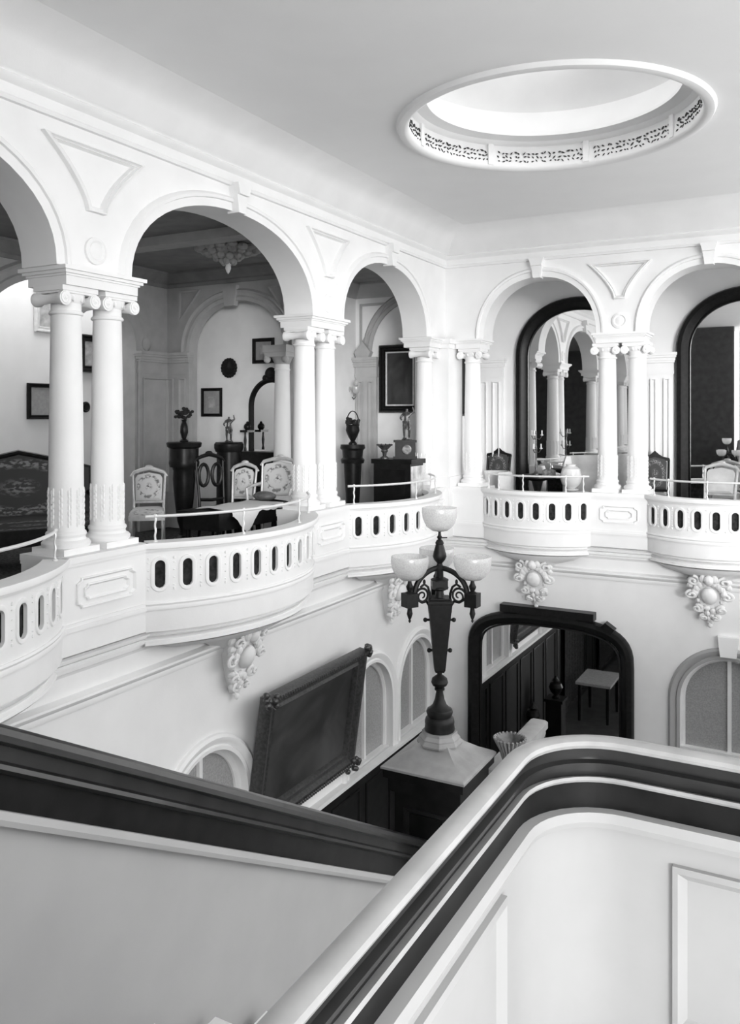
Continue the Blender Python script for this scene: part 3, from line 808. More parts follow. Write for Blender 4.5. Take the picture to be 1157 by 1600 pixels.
struct(MB().box(3.2, 3.4, -3.2, B + .3, ZF, .4).build('wall_right_lightblock', PL), 'white lower wall on the right side of the hall, unseen, added to cut low light', 'wall')  # unseen low wall, added to keep balcony undersides and lower hall dim
struct(MB().box(-2.3, 1.5, -3.3, -3.1, ZF, ZC).build('wall_back_sunblock', PL), 'white wall behind the viewer, unseen, sized to block the sun', 'wall')  # unseen wall, its width set to keep sun off the near columns
for y0_, y1_, l_ in ((3.55, 5.05, 'dark woven hanging on the lower left wall below the near balcony'), (-1.2, 2.1, 'dark woven hanging on the lower left wall near the viewer')):
    hg = thing('wall_hanging', l_, 'tapestry', (-A - .03, (y0_ + y1_) / 2, -4.0), LROT)
    hw_ = (y1_ - y0_) / 2
    NF = 40
    MB().sweep([(-hw_ + 2 * hw_ * i / NF, -.02 - .012 * (1 + cos(i * 1.1))) for i in range(NF + 1)], [(-.006, 0), (.006, 0), (.006, 3.0), (-.006, 3.0)]).build('cloth', DARKP, hg)
    MB().tube([(-hw_ - .05, -.03, 3.02), (hw_ + .05, -.03, 3.02)], .018, 8).build('pole', EB, hg)
# ------------------------------------------------------------------ big dark painting leaning out from the left wall
def picture(name, label, org, rot, w, h, fw, fm, cm, lean=0.0, depth=.05, group=None, mount=None, cat='painting', inner=None):
    """origin at the bottom centre of the back of the frame"""
    t_ = thing(name, label, cat, org, 0, group); t_.rotation_euler = (lean, 0, rot)
    lo = lambda a, b, w_: (a, w_, b)
    path = [(-w / 2, 0), (-w / 2, h), (w / 2, h), (w / 2, 0)]
    MB().sweep(path, [(0, 0), (0, -depth * .6), (fw * .15, -depth), (fw * .35, -depth * .95), (fw * .5, -depth * .55), (fw * .7, -depth * .5), (fw * .85, -depth * .7), (fw, -depth * .3), (fw, 0)], lo, closed=True).build('frame', fm, t_)
    MB().box(-w / 2 + fw * .8, w / 2 - fw * .8, -depth * .28, 0, fw * .8, h - fw * .8).build('canvas' if mount is None else 'mount', cm if mount is None else mount, t_)
    if mount is not None:
        k = .22 * min(w, h)
        MB().box(-w / 2 + fw + k, w / 2 - fw - k, -depth * .28 - .004, -depth * .2, fw + k, h - fw - k).build('print', cm, t_)
    if inner is not None:
        MB().sweep([(-w / 2 + fw * .95, fw * .95), (-w / 2 + fw * .95, h - fw * .95), (w / 2 - fw * .95, h - fw * .95), (w / 2 - fw * .95, fw * .95)], [(0, 0), (0, -depth * .5), (.02, -depth * .45), (.02, 0)], lo, closed=True).build('slip', inner, t_)
    return t_
pa = picture('large_painting', 'large dark oil painting in a carved gilt frame on the lower left wall', (-A - .09, 7.26, -1.90), LROT, 1.88, 1.32, .17, GILTD, CANV, lean=radians(8), depth=.12)
for (x_, z_) in ((-.94, 0), (.94, 0), (-.94, 1.32), (.94, 1.32)):
    b = MB()
    for i in range(9):
        b.sphere((x_ * .97 + random.uniform(-.09, .09), -.12 + random.uniform(-.02, .02), z_ * .98 + .015 + random.uniform(-.07, .07)), .035, .035, .03, 7, 5)
    b.build('corner_carving', GILTD, pa)
b = MB()
for i in range(46):
    f_ = -.9 + 1.8 * i / 45
    b.sphere((f_, -.13, 1.30), .017, .017, .022, 6, 4); b.sphere((f_, -.13, .03), .017, .017, .022, 6, 4)
b.build('bead_row', GILTD, pa)['kind'] = 'stuff'

# ------------------------------------------------------------------ stairs, landings and balustrades in front
NX, NY = -1.93, 4.40          # newel
RY, RX = 1.99, -.60           # gallery balustrade: along y = RY and x = RX
ZL = -1.13                    # half landing
stt = thing('staircase', 'pale stone flight descending from the near landing to the lamp post', 'staircase', (0, 0, 0))
for i in range(9):
    z = ZG - .17 * (i + 1); y = 1.40 + .305 * i
    MB().box(NX + .05, RX - .05, y - .02, y + .325, z - .04, z).build('tread', MARB, stt)
    MB().box(NX + .05, RX - .05, y, y + .02, z, z + .13).build('riser', MARB, stt)
MB().prism([(1.40, .2), (4.15, ZL - .17), (4.15, ZL - .5), (1.40, -.2)], NX + .06, RX - .06, lambda a, b, w: (w, a, b)).build('carriage', PL, stt)
MB().box(NX - .2, -.45, 4.15, 5.6, ZL - .25, ZL).build('half_landing', MARB, stt)
MB().box(NX - .1, -.55, 4.2, 5.5, ZF, ZL - .25).build('landing_support', DW, stt)
ld = struct(MB().box(NX - .1, 3.2, -3.0, 1.40, .2, ZG).box(RX - .05, 3.2, 1.40, RY + .06, .2, ZG).build('floor_near_landing', MARB), 'pale stone landing floor in the foreground', 'floor')
# curved gallery balustrade (right)
rc = .20
path = [(RX, -2.9), (RX, RY - rc)] + [(RX + rc - rc * cos(pi / 2 * i / 10), RY - rc + rc * sin(pi / 2 * i / 10)) for i in range(1, 10)] + [(RX + rc, RY), (3.1, RY)]
bl = thing('landing_balustrade', 'dark polished balustrade curving round the near landing at lower right', 'balustrade', (0, 0, 0))
ZR = 1.25
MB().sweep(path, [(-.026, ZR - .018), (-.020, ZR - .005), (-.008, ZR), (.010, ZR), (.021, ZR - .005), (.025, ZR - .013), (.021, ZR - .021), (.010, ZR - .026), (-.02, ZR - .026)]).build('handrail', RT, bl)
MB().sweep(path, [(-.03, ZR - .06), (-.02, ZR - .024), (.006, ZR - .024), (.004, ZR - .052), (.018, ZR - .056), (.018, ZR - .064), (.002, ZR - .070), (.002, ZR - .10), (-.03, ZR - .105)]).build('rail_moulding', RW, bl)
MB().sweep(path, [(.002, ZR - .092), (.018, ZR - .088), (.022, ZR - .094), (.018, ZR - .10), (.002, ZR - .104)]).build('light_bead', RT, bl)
MB().sweep(path, [(-.025, ZR - .17), (.004, ZR - .17), (.004, ZR - .10), (-.025, ZR - .10)]).build('frieze_board', DW, bl)
MB().sweep(path, [(-.03, ZR - .20), (.03, ZR - .20), (.036, ZR - .185), (.03, ZR - .165), (-.03, ZR - .165)]).build('frieze_bead', CRM, bl)
MB().sweep(path, [(-.02, ZG), (.0, ZG), (.0, ZR - .19), (-.02, ZR - .19)]).build('lower_panelling', CRM, bl)
MB().sweep(path, [(-.03, ZG), (.03, ZG), (.03, ZG + .14), (.015, ZG + .16), (-.03, ZG + .16)]).build('plinth', CRM, bl)
lo = lambda a, b, w: (a, RY - w, b)
for k in range(5):
    a0 = RX + rc + .10 + k * .62
    MB().sweep([(a0, ZG + .22), (a0, ZR - .26), (a0 + .5, ZR - .26), (a0 + .5, ZG + .22)], [(0, 0), (0, .014), (.012, .018), (.022, .008), (.03, 0)], lo, closed=True).build('panel_moulding', CRM, bl)
lo = lambda a, b, w: (RX + w, a, b)
for k in range(6):
    a0 = RY - rc - .10 - k * .62
    MB().sweep([(a0 - .5, ZG + .22), (a0 - .5, ZR - .26), (a0, ZR - .26), (a0, ZG + .22)], [(0, 0), (0, .014), (.012, .018), (.022, .008), (.03, 0)], lo, closed=True).build('panel_moulding', CRM, bl)
# sloping stair balustrade (left)
sb = thing('stair_balustrade', 'dark polished stair balustrade sloping down to the lamp post at lower left', 'balustrade', (NX, 0, 0))
sl_ = -.558
zt = lambda y: 1.10 + sl_ * (y - 1.64)
spath = [(-2.9, zt(1.2)), (1.2, zt(1.2)), (4.2, zt(4.2))]
mpS = lambda a, b, w: (w, a, b)
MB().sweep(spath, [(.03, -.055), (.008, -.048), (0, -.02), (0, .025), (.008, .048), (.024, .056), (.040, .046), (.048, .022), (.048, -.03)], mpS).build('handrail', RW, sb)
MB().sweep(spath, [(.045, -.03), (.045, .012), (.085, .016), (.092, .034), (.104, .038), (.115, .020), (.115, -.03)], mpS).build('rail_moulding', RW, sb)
MB().sweep(spath, [(.11, -.025), (.11, .004), (.20, .004), (.20, -.025)], mpS).build('frieze_board', DW, sb)
MB().sweep(spath, [(.20, -.03), (.20, .03), (.22, .036), (.235, .03), (.235, -.03)], mpS).build('frieze_bead', CRM, sb)
MB().sweep(spath, [(.23, -.02), (.23, 0), (.98, 0), (.98, -.02)], mpS).build('lower_panelling', CRM, sb)
# landing balustrade going away from the newel
lb = thing('lower_landing_balustrade', 'light moulded balustrade running back from the lamp post', 'balustrade', (-1.70, 0, 0))
p2 = [(4.62, 0), (5.55, 0)]
zq = -.06
MB().sweep(p2, [(.06, zq - .05), (.06, zq - .01), (.04, zq), (-.04, zq), (-.06, zq - .01), (-.06, zq - .05)], lambda a, b, w: (-b, a, w)).build('handrail', STN, lb)
MB().sweep(p2, [(.035, zq - .12), (.045, zq - .085), (.035, zq - .05), (-.035, zq - .05), (-.035, zq - .12)], lambda a, b, w: (-b, a, w)).build('rail_moulding', STN, lb)
MB().sweep(p2, [(.02, ZL), (.02, zq - .12), (-.02, zq - .12), (-.02, ZL)], lambda a, b, w: (-b, a, w)).build('panel', STN, lb)
# newel post with a pyramid cap
nw = thing('newel_post', 'square dark newel post with pale pyramid cap carrying the lamp', 'newel post', (NX, NY, ZL))
H0 = .04 - ZL
MB().box(-.19, .19, -.19, .19, 0, H0 - .10).build('post', DW, nw)
MB().box(-.22, .22, -.22, .22, 0, .16).build('base', DW, nw)
MB().box(-.215, .215, -.215, .215, H0 - .14, H0 - .06).box(-.24, .24, -.24, .24, H0 - .06, H0 - .012).build('neck_moulding', DW, nw)
lo = lambda a, b, w: (a, -w, b)
for k in range(4):
    R4 = Matrix.Rotation(k * pi / 2, 3, 'Z')
    MB().sweep([(-.13, .26), (-.13, H0 - .22), (.13, H0 - .22), (.13, .26)], [(0, .19), (0, .205), (.015, .21), (.03, .19)], lambda a, b, w: tuple(R4 @ Vector((a, -w, b))), closed=True).build('panel_moulding', DW, nw)
c = MB(); rows = [(.25, -.012), (.25, .0), (.235, .012), (.17, .045), (.11, .085), (.075, .12)]
k0 = [(sx * r_, sy * r_, H0 + z) for r_, z in rows for sx, sy in ((-1, -1), (1, -1), (1, 1), (-1, 1))]
c.add(k0, [(j * 4 + i, j * 4 + (i + 1) % 4, j * 4 + 4 + (i + 1) % 4, j * 4 + 4 + i) for j in range(len(rows) - 1) for i in range(4)] + [(3, 2, 1, 0), tuple(len(rows) * 4 - 4 + i for i in range(4))])
c.build('pyramid_cap', STN, nw)
MB().lathe([(.128, .095), (.130, .105), (.118, .125), (.118, .132), (.100, .150), (.100, .165)], 8, (0, 0, H0), phase=pi / 8).build('octagon_block', STN, nw, smooth=False)

# ------------------------------------------------------------------ the lamp on the newel
lp = thing('newel_lamp', 'dark bronze four globe gas lamp standing on the newel post', 'lamp', (NX, NY, .04 + .165))
PX = 4.75 / 1314
zl = lambda py: (1141.5 - py) * PX      # height above the lamp foot for a row in the photograph
hw = lambda p: p * PX
MB().lathe([(hw(23), 0), (hw(24), zl(1140)), (hw(23), zl(1131)), (hw(23.5), zl(1128)), (hw(22), zl(1122)), (hw(19), zl(1119)), (hw(20), zl(1116)), (hw(21), zl(1112)), (hw(19.5), zl(1108)), (hw(16), zl(1106)), (hw(11), zl(1101)), (hw(7.5), zl(1092)), (hw(5.8), zl(1082)), (hw(5.6), zl(1079))], 24).build('base', IRON, lp)
MB().lathe([(hw(5.6), zl(1079)), (hw(8), zl(1078)), (hw(8), zl(1075)), (hw(6.5), zl(1074)), (hw(7), zl(1073)), (hw(11), zl(1071)), (hw(13.4), zl(1066)), (hw(12), zl(1060)), (hw(7), zl(1056)), (hw(4), zl(1054)), (hw(4), zl(1051)), (hw(7.5), zl(1049))], 20).build('knop', IRON, lp)
MB().lathe([(hw(9), zl(1050)), (hw(12), zl(1046)), (hw(25.5), zl(942)), (hw(27), zl(939)), (hw(27), zl(935)), (hw(22), zl(934)), (hw(22), zl(932))], 4, phase=pi / 4 + HEAD).build('tapered_shaft', IRON, lp, smooth=False)
rg, fg = (cos(HEAD), sin(HEAD)), (-sin(HEAD), cos(HEAD))
def LP(r_, f_, z): return (r_ * rg[0] + f_ * fg[0], r_ * rg[1] + f_ * fg[1], z)
for sgn in (-1, 1):
    for py, off in ((968, 20.5), (1016, 14.5)):
        b = MB().sphere(LP(sgn * hw(off + 2), 0, zl(py)), .013, None, None, 10, 8); b.tube([LP(sgn * hw(off - 5), 0, zl(py)), LP(sgn * hw(off), 0, zl(py))], .007, 8)
        b.build('knob', IRON, lp)
MB().lathe([(hw(8.5), zl(934)), (hw(6.5), zl(925)), (hw(6), zl(890)), (hw(8), zl(886))], 14).build('stem', IRON, lp)
b = MB().box(-hw(12), hw(12), -hw(12), hw(12), zl(918), zl(905), lambda x, y, z: LP(x, y, z)); b.lathe([(hw(9), zl(921)), (hw(14), zl(918)), (hw(14), zl(916)), (hw(9), zl(913))], 16); b.lathe([(hw(9), zl(907)), (hw(14), zl(906)), (hw(14), zl(904)), (hw(8), zl(901))], 16)
b.build('gas_cock_block', IRON, lp)
MB().lathe([(hw(8), zl(890)), (hw(9), zl(886)), (hw(5), zl(882)), (hw(4), zl(879)), (hw(9), zl(873)), (hw(11), zl(868)), (hw(10), zl(863)), (hw(6), zl(849)), (hw(7), zl(847)), (hw(5), zl(843)), (hw(2.5), zl(841)), (hw(4.5), zl(838)), (hw(2.5), zl(835)), (hw(2), zl(830)), (hw(4), zl(828)), (hw(13), zl(826.5)), (hw(13.5), zl(825)), (hw(11), zl(825))], 16).build('pear_finial', IRON, lp)
MB().tube([LP(0, 0, zl(838.5)), LP(hw(12), 0, zl(838.5))], .004, 6).build('valve_key', IRON, lp)
def globe(center, zb, r_, par):
    pr = [(hw(9), 0), (hw(13), .004), (hw(20), .025), (hw(25), .055), (hw(28), .09), (hw(29.3), .125), (hw(29), .152), (hw(28.4), .158)]
    pr = [(a * r_, z * .84) for a, z in pr]
    inner = [(a - .004, z + (.004 if i == 0 else 0)) for i, (a, z) in enumerate(pr)][::-1]
    g = MB().lathe(pr + inner, 36, (center[0], center[1], zb)); g = g.build('glass_globe', GLOBE, par); g['label'] = 'frosted etched glass bowl shade'
    return g
globe((0, 0), zl(828), .96, lp)
RA = .202
for ai, ang in enumerate((-pi / 6, -pi + pi / 6, pi / 2)):
    dr_, df_ = cos(ang), sin(ang)
    Q = lambda s_, z: LP(s_ * dr_, s_ * df_, z)
    a_ = MB().tube([Q((RA - .03) * sin(pi / 2 * i / 14), zl(928) + (zl(886) - zl(928)) * cos(pi / 2 * i / 14) ** .9 if i < 14 else zl(929)) for i in range(15)], .0155, 8).build('arched_arm', IRON, lp)
    cx_, cy_, _ = Q(RA, 0)
    ex, ey = Q(1, 0)[0], Q(1, 0)[1]
    b = MB().box(-.036, .036, -.034, .034, zl(941), zl(920), lambda x, y, z: (cx_ + ex * x - ey * y, cy_ + ey * x + ex * y, z))
    b.lathe([(.018, zl(941)), (.012, zl(944)), (.014, zl(948)), (.017, zl(952)), (.010, zl(958)), (.005, zl(961)), (.008, zl(963)), (.002, zl(966))][::-1], 12, (cx_, cy_, 0))
    b.lathe([(.030, zl(920)), (.012, zl(917)), (.018, zl(913)), (.021, zl(910)), (.012, zl(905)), (.010, zl(901)), (.016, zl(900)), (.050, zl(898)), (.054, zl(897)), (.053, zl(895.5)), (.03, zl(897))], 18, (cx_, cy_, 0))
    b.build('gas_box', IRON, a_)
    globe((cx_, cy_), zl(900), 1.0, a_)
    spi = []
    for i in range(30):
        f_ = i / 29; a2 = -pi * .15 + f_ * 3.6 * pi; rr = .050 * (1 - .8 * f_)
        spi.append(Q(.118 + rr * cos(a2) , zl(927) + rr * sin(a2)))
    MB().tube([Q(.066, zl(955)), Q(.072, zl(943)), Q(.09, zl(936)), Q(.12, zl(937)), Q(.15, zl(932))] + spi[1:], [.008] * 5 + [.0075 - .003 * i / 28 for i in range(29)], 7).build('scroll_bracket', IRON, a_)
    MB().tube([Q(.066, zl(940)), Q(.066, zl(925)), Q(.08, zl(914)), Q(.105, zl(909)), Q(.13, zl(913))], .007, 7).build('scroll_bracket', IRON, a_)
    MB().sphere(Q(.105, zl(905.5)), .009, None, .015, 8, 6).build('bud', IRON, a_)

# trumpet vase on the half landing
tv = thing('trumpet_vase', 'tall fluted trumpet vase behind the curved dark rail', 'vase', (-1.615, 4.70, ZL))
pr = [(.06, 0), (.06, .02), (.05, .05), (.022, .12), (.020, .75), (.026, 1.02), (.04, 1.12), (.055, 1.18), (.082, 1.235), (.090, 1.245), (.080, 1.243), (.05, 1.19), (.03, 1.12), (.0, 1.08)]
MB().lathe(pr, 24).build('vase_body', mat('grey_fluted_glass', .10, .15, noise=.3, scale=30), tv)
b = MB()
for i in range(24):
    a = 2 * pi * i / 24
    b.tube([(r_ * cos(a), r_ * sin(a), z) for r_, z in ((.042, 1.12), (.058, 1.18), (.086, 1.238), (.093, 1.25))], [.004, .006, .009, .007], 5)
b.build('fluted_rim', mat('pale_fluted_glass', .22, .15), tv)

# ------------------------------------------------------------------ furniture of the galleries
def chair(label, loc, th, fm, pm, w=.46, d=.44, h=.98, hs=.45, arms=False, crest='arch', group=None, name='side_chair', open_back=False):
    """front faces local -y"""
    t_ = thing(name, label, 'chair', (loc[0], loc[1], ZG), th, group)
    w2 = w / 2
    lo = lambda a, b, c_: (a, c_, b)
    for sx in (-1, 1):
        MB().tube([(sx * (w2 - .03), -d / 2 + .03, hs - .06), (sx * (w2 - .025), -d / 2 + .015, hs * .6), (sx * (w2 - .035), -d / 2 + .035, .03), (sx * (w2 - .03), -d / 2 + .02, 0)], [.024, .018, .011, .016], 8).build('leg', fm, t_)
        MB().tube([(sx * (w2 - .03), d / 2 - .03, hs - .06), (sx * (w2 - .03), d / 2 - .02, hs * .5), (sx * (w2 - .025), d / 2 + .03, 0)], [.022, .018, .014], 8).build('leg', fm, t_)
        MB().tube([(sx * (w2 - .03), d / 2 - .03, hs - .06), (sx * (w2 - .03), d / 2 - .02, hs + .1), (sx * (w2 - .015), d / 2 + .05, h - .08)], [.02, .018, .015], 8).build('back_post', fm, t_)
    MB().prism([(-w2, -d / 2), (w2, -d / 2), (w2 - .03, d / 2), (-w2 + .03, d / 2)], hs - .08, hs - .02).build('seat_frame', fm, t_)
    s = MB()
    prs = [(1.0, hs - .02), (1.0, hs + .01), (.93, hs + .035), (.7, hs + .05), (.0, hs + .055)]
    rows = [[(x * k, y * k, z) for x, y in ((-w2 + .01, -d / 2 + .01), (0, -d / 2 - .01), (w2 - .01, -d / 2 + .01), (w2 - .03, d / 2 - .03), (0, d / 2 - .02), (-w2 + .03, d / 2 - .03))] for k, z in prs]
    kk = [p for r_ in rows for p in r_]
    s.add(kk, [(j * 6 + i, j * 6 + (i + 1) % 6, j * 6 + 6 + (i + 1) % 6, j * 6 + 6 + i) for j in range(4) for i in range(6)])
    s.build('seat_cushion', pm, t_)
    yb = lambda z: d / 2 - .02 + .07 * (z - hs - .1) / (h - hs - .18)
    zb, zt_ = hs + .12, h - .06
    if open_back:
        for sx in (-1, 1):
            el = [(sx * w2 * .45 + .075 * cos(2 * pi * i / 20) * (w / .46), yb((zb + zt_) / 2 + .05), (zb + zt_) / 2 + .05 + .13 * sin(2 * pi * i / 20)) for i in range(20)]
            MB().tube(el, .022, 8, closed=True).build('back_loop', fm, t_)
        MB().tube([(-w2 + .03, yb(zb), zb), (0, yb(zb), zb - .01), (w2 - .03, yb(zb), zb)], .02, 8).build('back_rail', fm, t_)
    else:
        pts = [(-w2 + .055, zb), (-w2 + .045, zt_ - .06), (-w2 + .07, zt_ - .02), (0, zt_ + .01), (w2 - .07, zt_ - .02), (w2 - .045, zt_ - .06), (w2 - .055, zb)]
        p_ = MB(); n_ = len(pts)
        fr_ = [(a, yb(b) - .03, b) for a, b in pts]; bk = [(a, yb(b) + .012, b) for a, b in pts]
        ce = [(a * .8, yb(b) - .045, zb + (b - zb) * .8 + .03) for a, b in pts]
        p_.add(fr_ + bk + ce, [(i, (i + 1) % n_, n_ + (i + 1) % n_, n_ + i) for i in range(n_)] + [(i, (i + 1) % n_, 2 * n_ + (i + 1) % n_, 2 * n_ + i) for i in range(n_)] + [tuple(range(2 * n_, 3 * n_)), tuple(range(n_, 2 * n_))[::-1]])
        p_.build('back_panel', pm, t_)
        MB().tube([(-w2 + .03, yb(zb), zb - .02), (w2 - .03, yb(zb), zb - .02)], .018, 8).build('back_rail', fm, t_)
    if crest == 'arch':
        cr = [(-w2 - .01, yb(h - .08), h - .10), (-w2 + .03, yb(h - .05), h - .05), (-w2 * .5, yb(h - .02), h - .025), (0, yb(h), h), (w2 * .5, yb(h - .02), h - .025), (w2 - .03, yb(h - .05), h - .05), (w2 + .01, yb(h - .08), h - .10)]
        b = MB().tube(cr, [.016, .022, .024, .028, .024, .022, .016], 8); b.sphere((0, yb(h), h + .015), .05, .025, .025, 10, 6)
        b.build('crest_rail', fm, t_)
    else:
        MB().prism([(-w2, h - .10), (w2, h - .10), (w2 - .01, h - .06), (w2 * .55, h - .045), (.06, h - .015), (0, h + .04), (-.06, h - .015), (-w2 * .55, h - .045), (-w2 + .01, h - .06)], yb(h - .08) - .02, yb(h - .08) + .02, lo).build('crest_rail', fm, t_)
    if arms:
        for sx in (-1, 1):
            MB().tube([(sx * (w2 - .01), yb(hs + .25), hs + .26), (sx * (w2 + .03), 0, hs + .24), (sx * (w2 + .03), -d / 2 + .08, hs + .22), (sx * w2, -d / 2 + .05, hs)], .018, 8).build('arm', fm, t_)
    return t_
def rot_t(k): return radians(k)
def ped_stand(label, loc, prof, mt=EB, seg=20, name='pedestal_stand', z0=ZG, rz=0.0, phase=0.0, smooth=True):
    """prof: three lathe profiles for foot, stem and top"""
    t_ = thing(name, label, 'pedestal', (loc[0], loc[1], z0), rz)
    for nm, pr in zip(('foot', 'stem', 'top'), prof): MB().lathe(pr, seg, phase=phase).build(nm, mt, t_, smooth)
    return t_
def bouquet(b, c, r, n, zs=1.0):
    for i in range(n):
        a = random.uniform(0, 2 * pi); q = sqrt(random.random())
        b.sphere((c[0] + r * q * cos(a), c[1] + r * q * sin(a), c[2] + random.uniform(-.5, .6) * r * zs), random.uniform(.018, .034), random.uniform(.018, .034), random.uniform(.014, .03), 6, 4)
def figure(label, loc, h, mt, rz=0, pose=0, name='statuette', base=True, cat='statuette'):
    """small standing figure, one skin: legs, torso, neck, head, two arms"""
    t_ = thing(name, label, cat, loc, rz)
    me = bpy.data.meshes.new('figure_body')
    k = h / 1.0
    V_ = [(0, 0, .52), (0, -.01, .64), (0, 0, .76), (0, .0, .83), (0, -.01, .92),             # pelvis chest neck head
          (-.06, -.02, .50), (-.075, -.06, .28), (-.07, .0, .08), (-.07, -.05, .05),
          (.06, .01, .50), (.08, -.03, .29), (.06, .05, .08), (.07, .0, .05),
          (-.11, .0, .76), (-.19, -.03, .64), (-.13, -.11, .58),
          (.11, .0, .76), (.20, .0, .82 if pose else .64), (.17, -.03, .98 if pose else .52)]
    E_ = [(0, 1), (1, 2), (2, 3), (3, 4), (0, 5), (5, 6), (6, 7), (7, 8), (0, 9), (9, 10), (10, 11), (11, 12), (2, 13), (13, 14), (14, 15), (2, 16), (16, 17), (17, 18)]
    R_ = [.075, .07, .08, .032, .05, .06, .045, .028, .022, .06, .045, .028, .022, .042, .032, .022, .042, .032, .022]
    me.from_pydata([(x * k, y * k, z * k) for x, y, z in V_], E_, [])
    o = bpy.data.objects.new('figure_body', me); C.objects.link(o); o.parent = t_
    me.materials.append(mt)
    md = o.modifiers.new('skin', 'SKIN')
    for v_, r_ in zip(me.skin_vertices[0].data, R_): v_.radius = (r_ * k, r_ * k)
    me.skin_vertices[0].data[0].use_root = True
    md.use_smooth_shade = True
    sd = o.modifiers.new('sub', 'SUBSURF'); sd.levels = 1; sd.render_levels = 1
    b = MB()   # swag of drapery round hips
    for i in range(7):
        a = i * .9
        b.tube([((.075 + .01 * i % 2) * k * cos(a), (.07) * k * sin(a), .55 * k), ((.10) * k * cos(a + .3), .09 * k * sin(a + .3), .42 * k), ((.09) * k * cos(a + .5), .10 * k * sin(a + .5), .30 * k)], [.03 * k, .035 * k, .015 * k], 6)
    b.build('drapery', mt, t_)
    if base: MB().lathe([(.15 * k, 0), (.16 * k, .015 * k), (.15 * k, .03 * k), (.12 * k, .045 * k), (.12 * k, .07 * k)], 16).build('base', mt, t_)
    return t_

# --- left gallery room
chair('white floral tapestry chair right of the near column pair', (-7.05, 7.50), rot_t(40), GILT, FLOR, w=.41, d=.44, h=.95, group='white floral chairs')
chair('white floral armchair before the inner gallery column', (-5.96, 8.50), rot_t(14), GILT, FLOR, w=.50, d=.44, h=1.06, hs=.48, arms=True, group='white floral chairs', name='armchair')
chair('small oval backed floral chair half hidden behind the white armchair', (-6.43, 8.46), rot_t(20), GILT, FLOR, w=.34, d=.34, h=.98, group='white floral chairs')
chair('black open backed hall chair between the two dark pedestals', (-6.36, 7.96), rot_t(64), EB, DARKP, w=.38, d=.42, h=1.12, hs=.46, open_back=True, crest='arch')
ped_stand('black waisted pedestal carrying the dark flower vase', (-7.04, 8.13), ([(.17, 0), (.17, .03), (.12, .06), (.08, .10)], [(.06, .10), (.05, .16), (.085, .28), (.12, .55), (.14, .80), (.135, .90), (.15, .95)], [(.18, .95), (.19, 1.0), (.18, 1.04), (.18, 1.18), (.21, 1.20), (.22, 1.25), (.20, 1.26)]), EB)
fv = thing('flower_vase', 'slim dark vase of flowers on the black waisted pedestal', 'vase', (-7.04, 8.13, ZG + 1.26))
MB().lathe([(.05, 0), (.055, .015), (.025, .04), (.05, .12), (.045, .20), (.025, .25), (.035, .28)], 16).build('vase_body', EB, fv)
b = MB(); bouquet(b, (0, 0, .35), .11, 34); b.build('flowers', BLKF, fv)
ped_stand('broad black cylindrical pedestal under the pale statuette', (-6.80, 8.72), ([(.20, 0), (.20, .05), (.17, .08)], [(.165, .08), (.16, .60), (.155, 1.12)], [(.17, 1.12), (.19, 1.17), (.19, 1.22), (.17, 1.245)]), EB)
figure('small figure statuette standing on the broad black pedestal', (-6.80, 8.72, ZG + 1.245), .36, BRZ, rz=.5, pose=1)
# mirror-backed étagère in the niche
et = thing('mirror_cabinet', 'black shelf cabinet with arched mirror inside the blind arch', 'cabinet', (-6.66, YE + .29, ZG))
MB().box(-.42, .36, -.26, 0, 0, 1.06).build('base_cabinet', EB, et)
MB().box(-.44, .38, -.28, .0, 1.06, 1.10).build('top_shelf', EB, et)
lo = lambda a, b, w: (a, w, b)
MB().sweep(arch_path(0, .36, 1.72, .38, n=2.0, foot=1.10), [(0, 0), (0, -.05), (.03, -.06), (.06, -.02), (.06, 0)], lo).build('mirror_frame', EB, et)
MB().prism(arch_path(0, .30, 1.72, .32, n=2.0, foot=1.12), -.012, -.002, lo).build('mirror_glass', MIR, et, smooth=False)
b = MB().sphere((0, -.03, 2.16), .10, .035, .09, 14, 10); b.sphere((-.09, -.03, 2.10), .05, .03, .05, 10, 8); b.sphere((.09, -.03, 2.10), .05, .03, .05, 10, 8); b.build('carved_crest', EB, et)
for sx in (-1, 1):
    MB().lathe([(.018, 1.10), (.02, 1.13), (.012, 1.17), (.02, 1.25), (.012, 1.32), (.014, 1.36)], 10, (sx * .29, -.22, 0)).build('turned_post', EB, et)
    MB().box(sx * .29 - .06, sx * .29 + .06, -.26, -.08, 1.36, 1.39).build('bracket_shelf', EB, et)
b = MB().box(-.10, .24, -.275, -.255, .64, .68); b.build('inlay_strip', GILT, et)
bt = thing('porcelain_vase', 'small pale vase on the bracket shelf of the mirror cabinet', 'vase', (-6.66 + .29, YE + .29 - .17, ZG + 1.39))
MB().lathe([(.02, 0), (.045, .03), (.05, .08), (.025, .13), (.03, .15)], 14).build('vase_body', CERW, bt)
bt = thing('dark_jar', 'small dark round jar on the left bracket shelf of the mirror cabinet', 'jar', (-6.66 - .29, YE + .29 - .17, ZG + 1.39))
MB().lathe([(.03, 0), (.05, .03), (.05, .06), (.03, .09)], 14).build('jar_body', EB, bt); MB().sphere((0, 0, .1), .02, None, None, 8, 6).build('lid_knob', EB, bt)
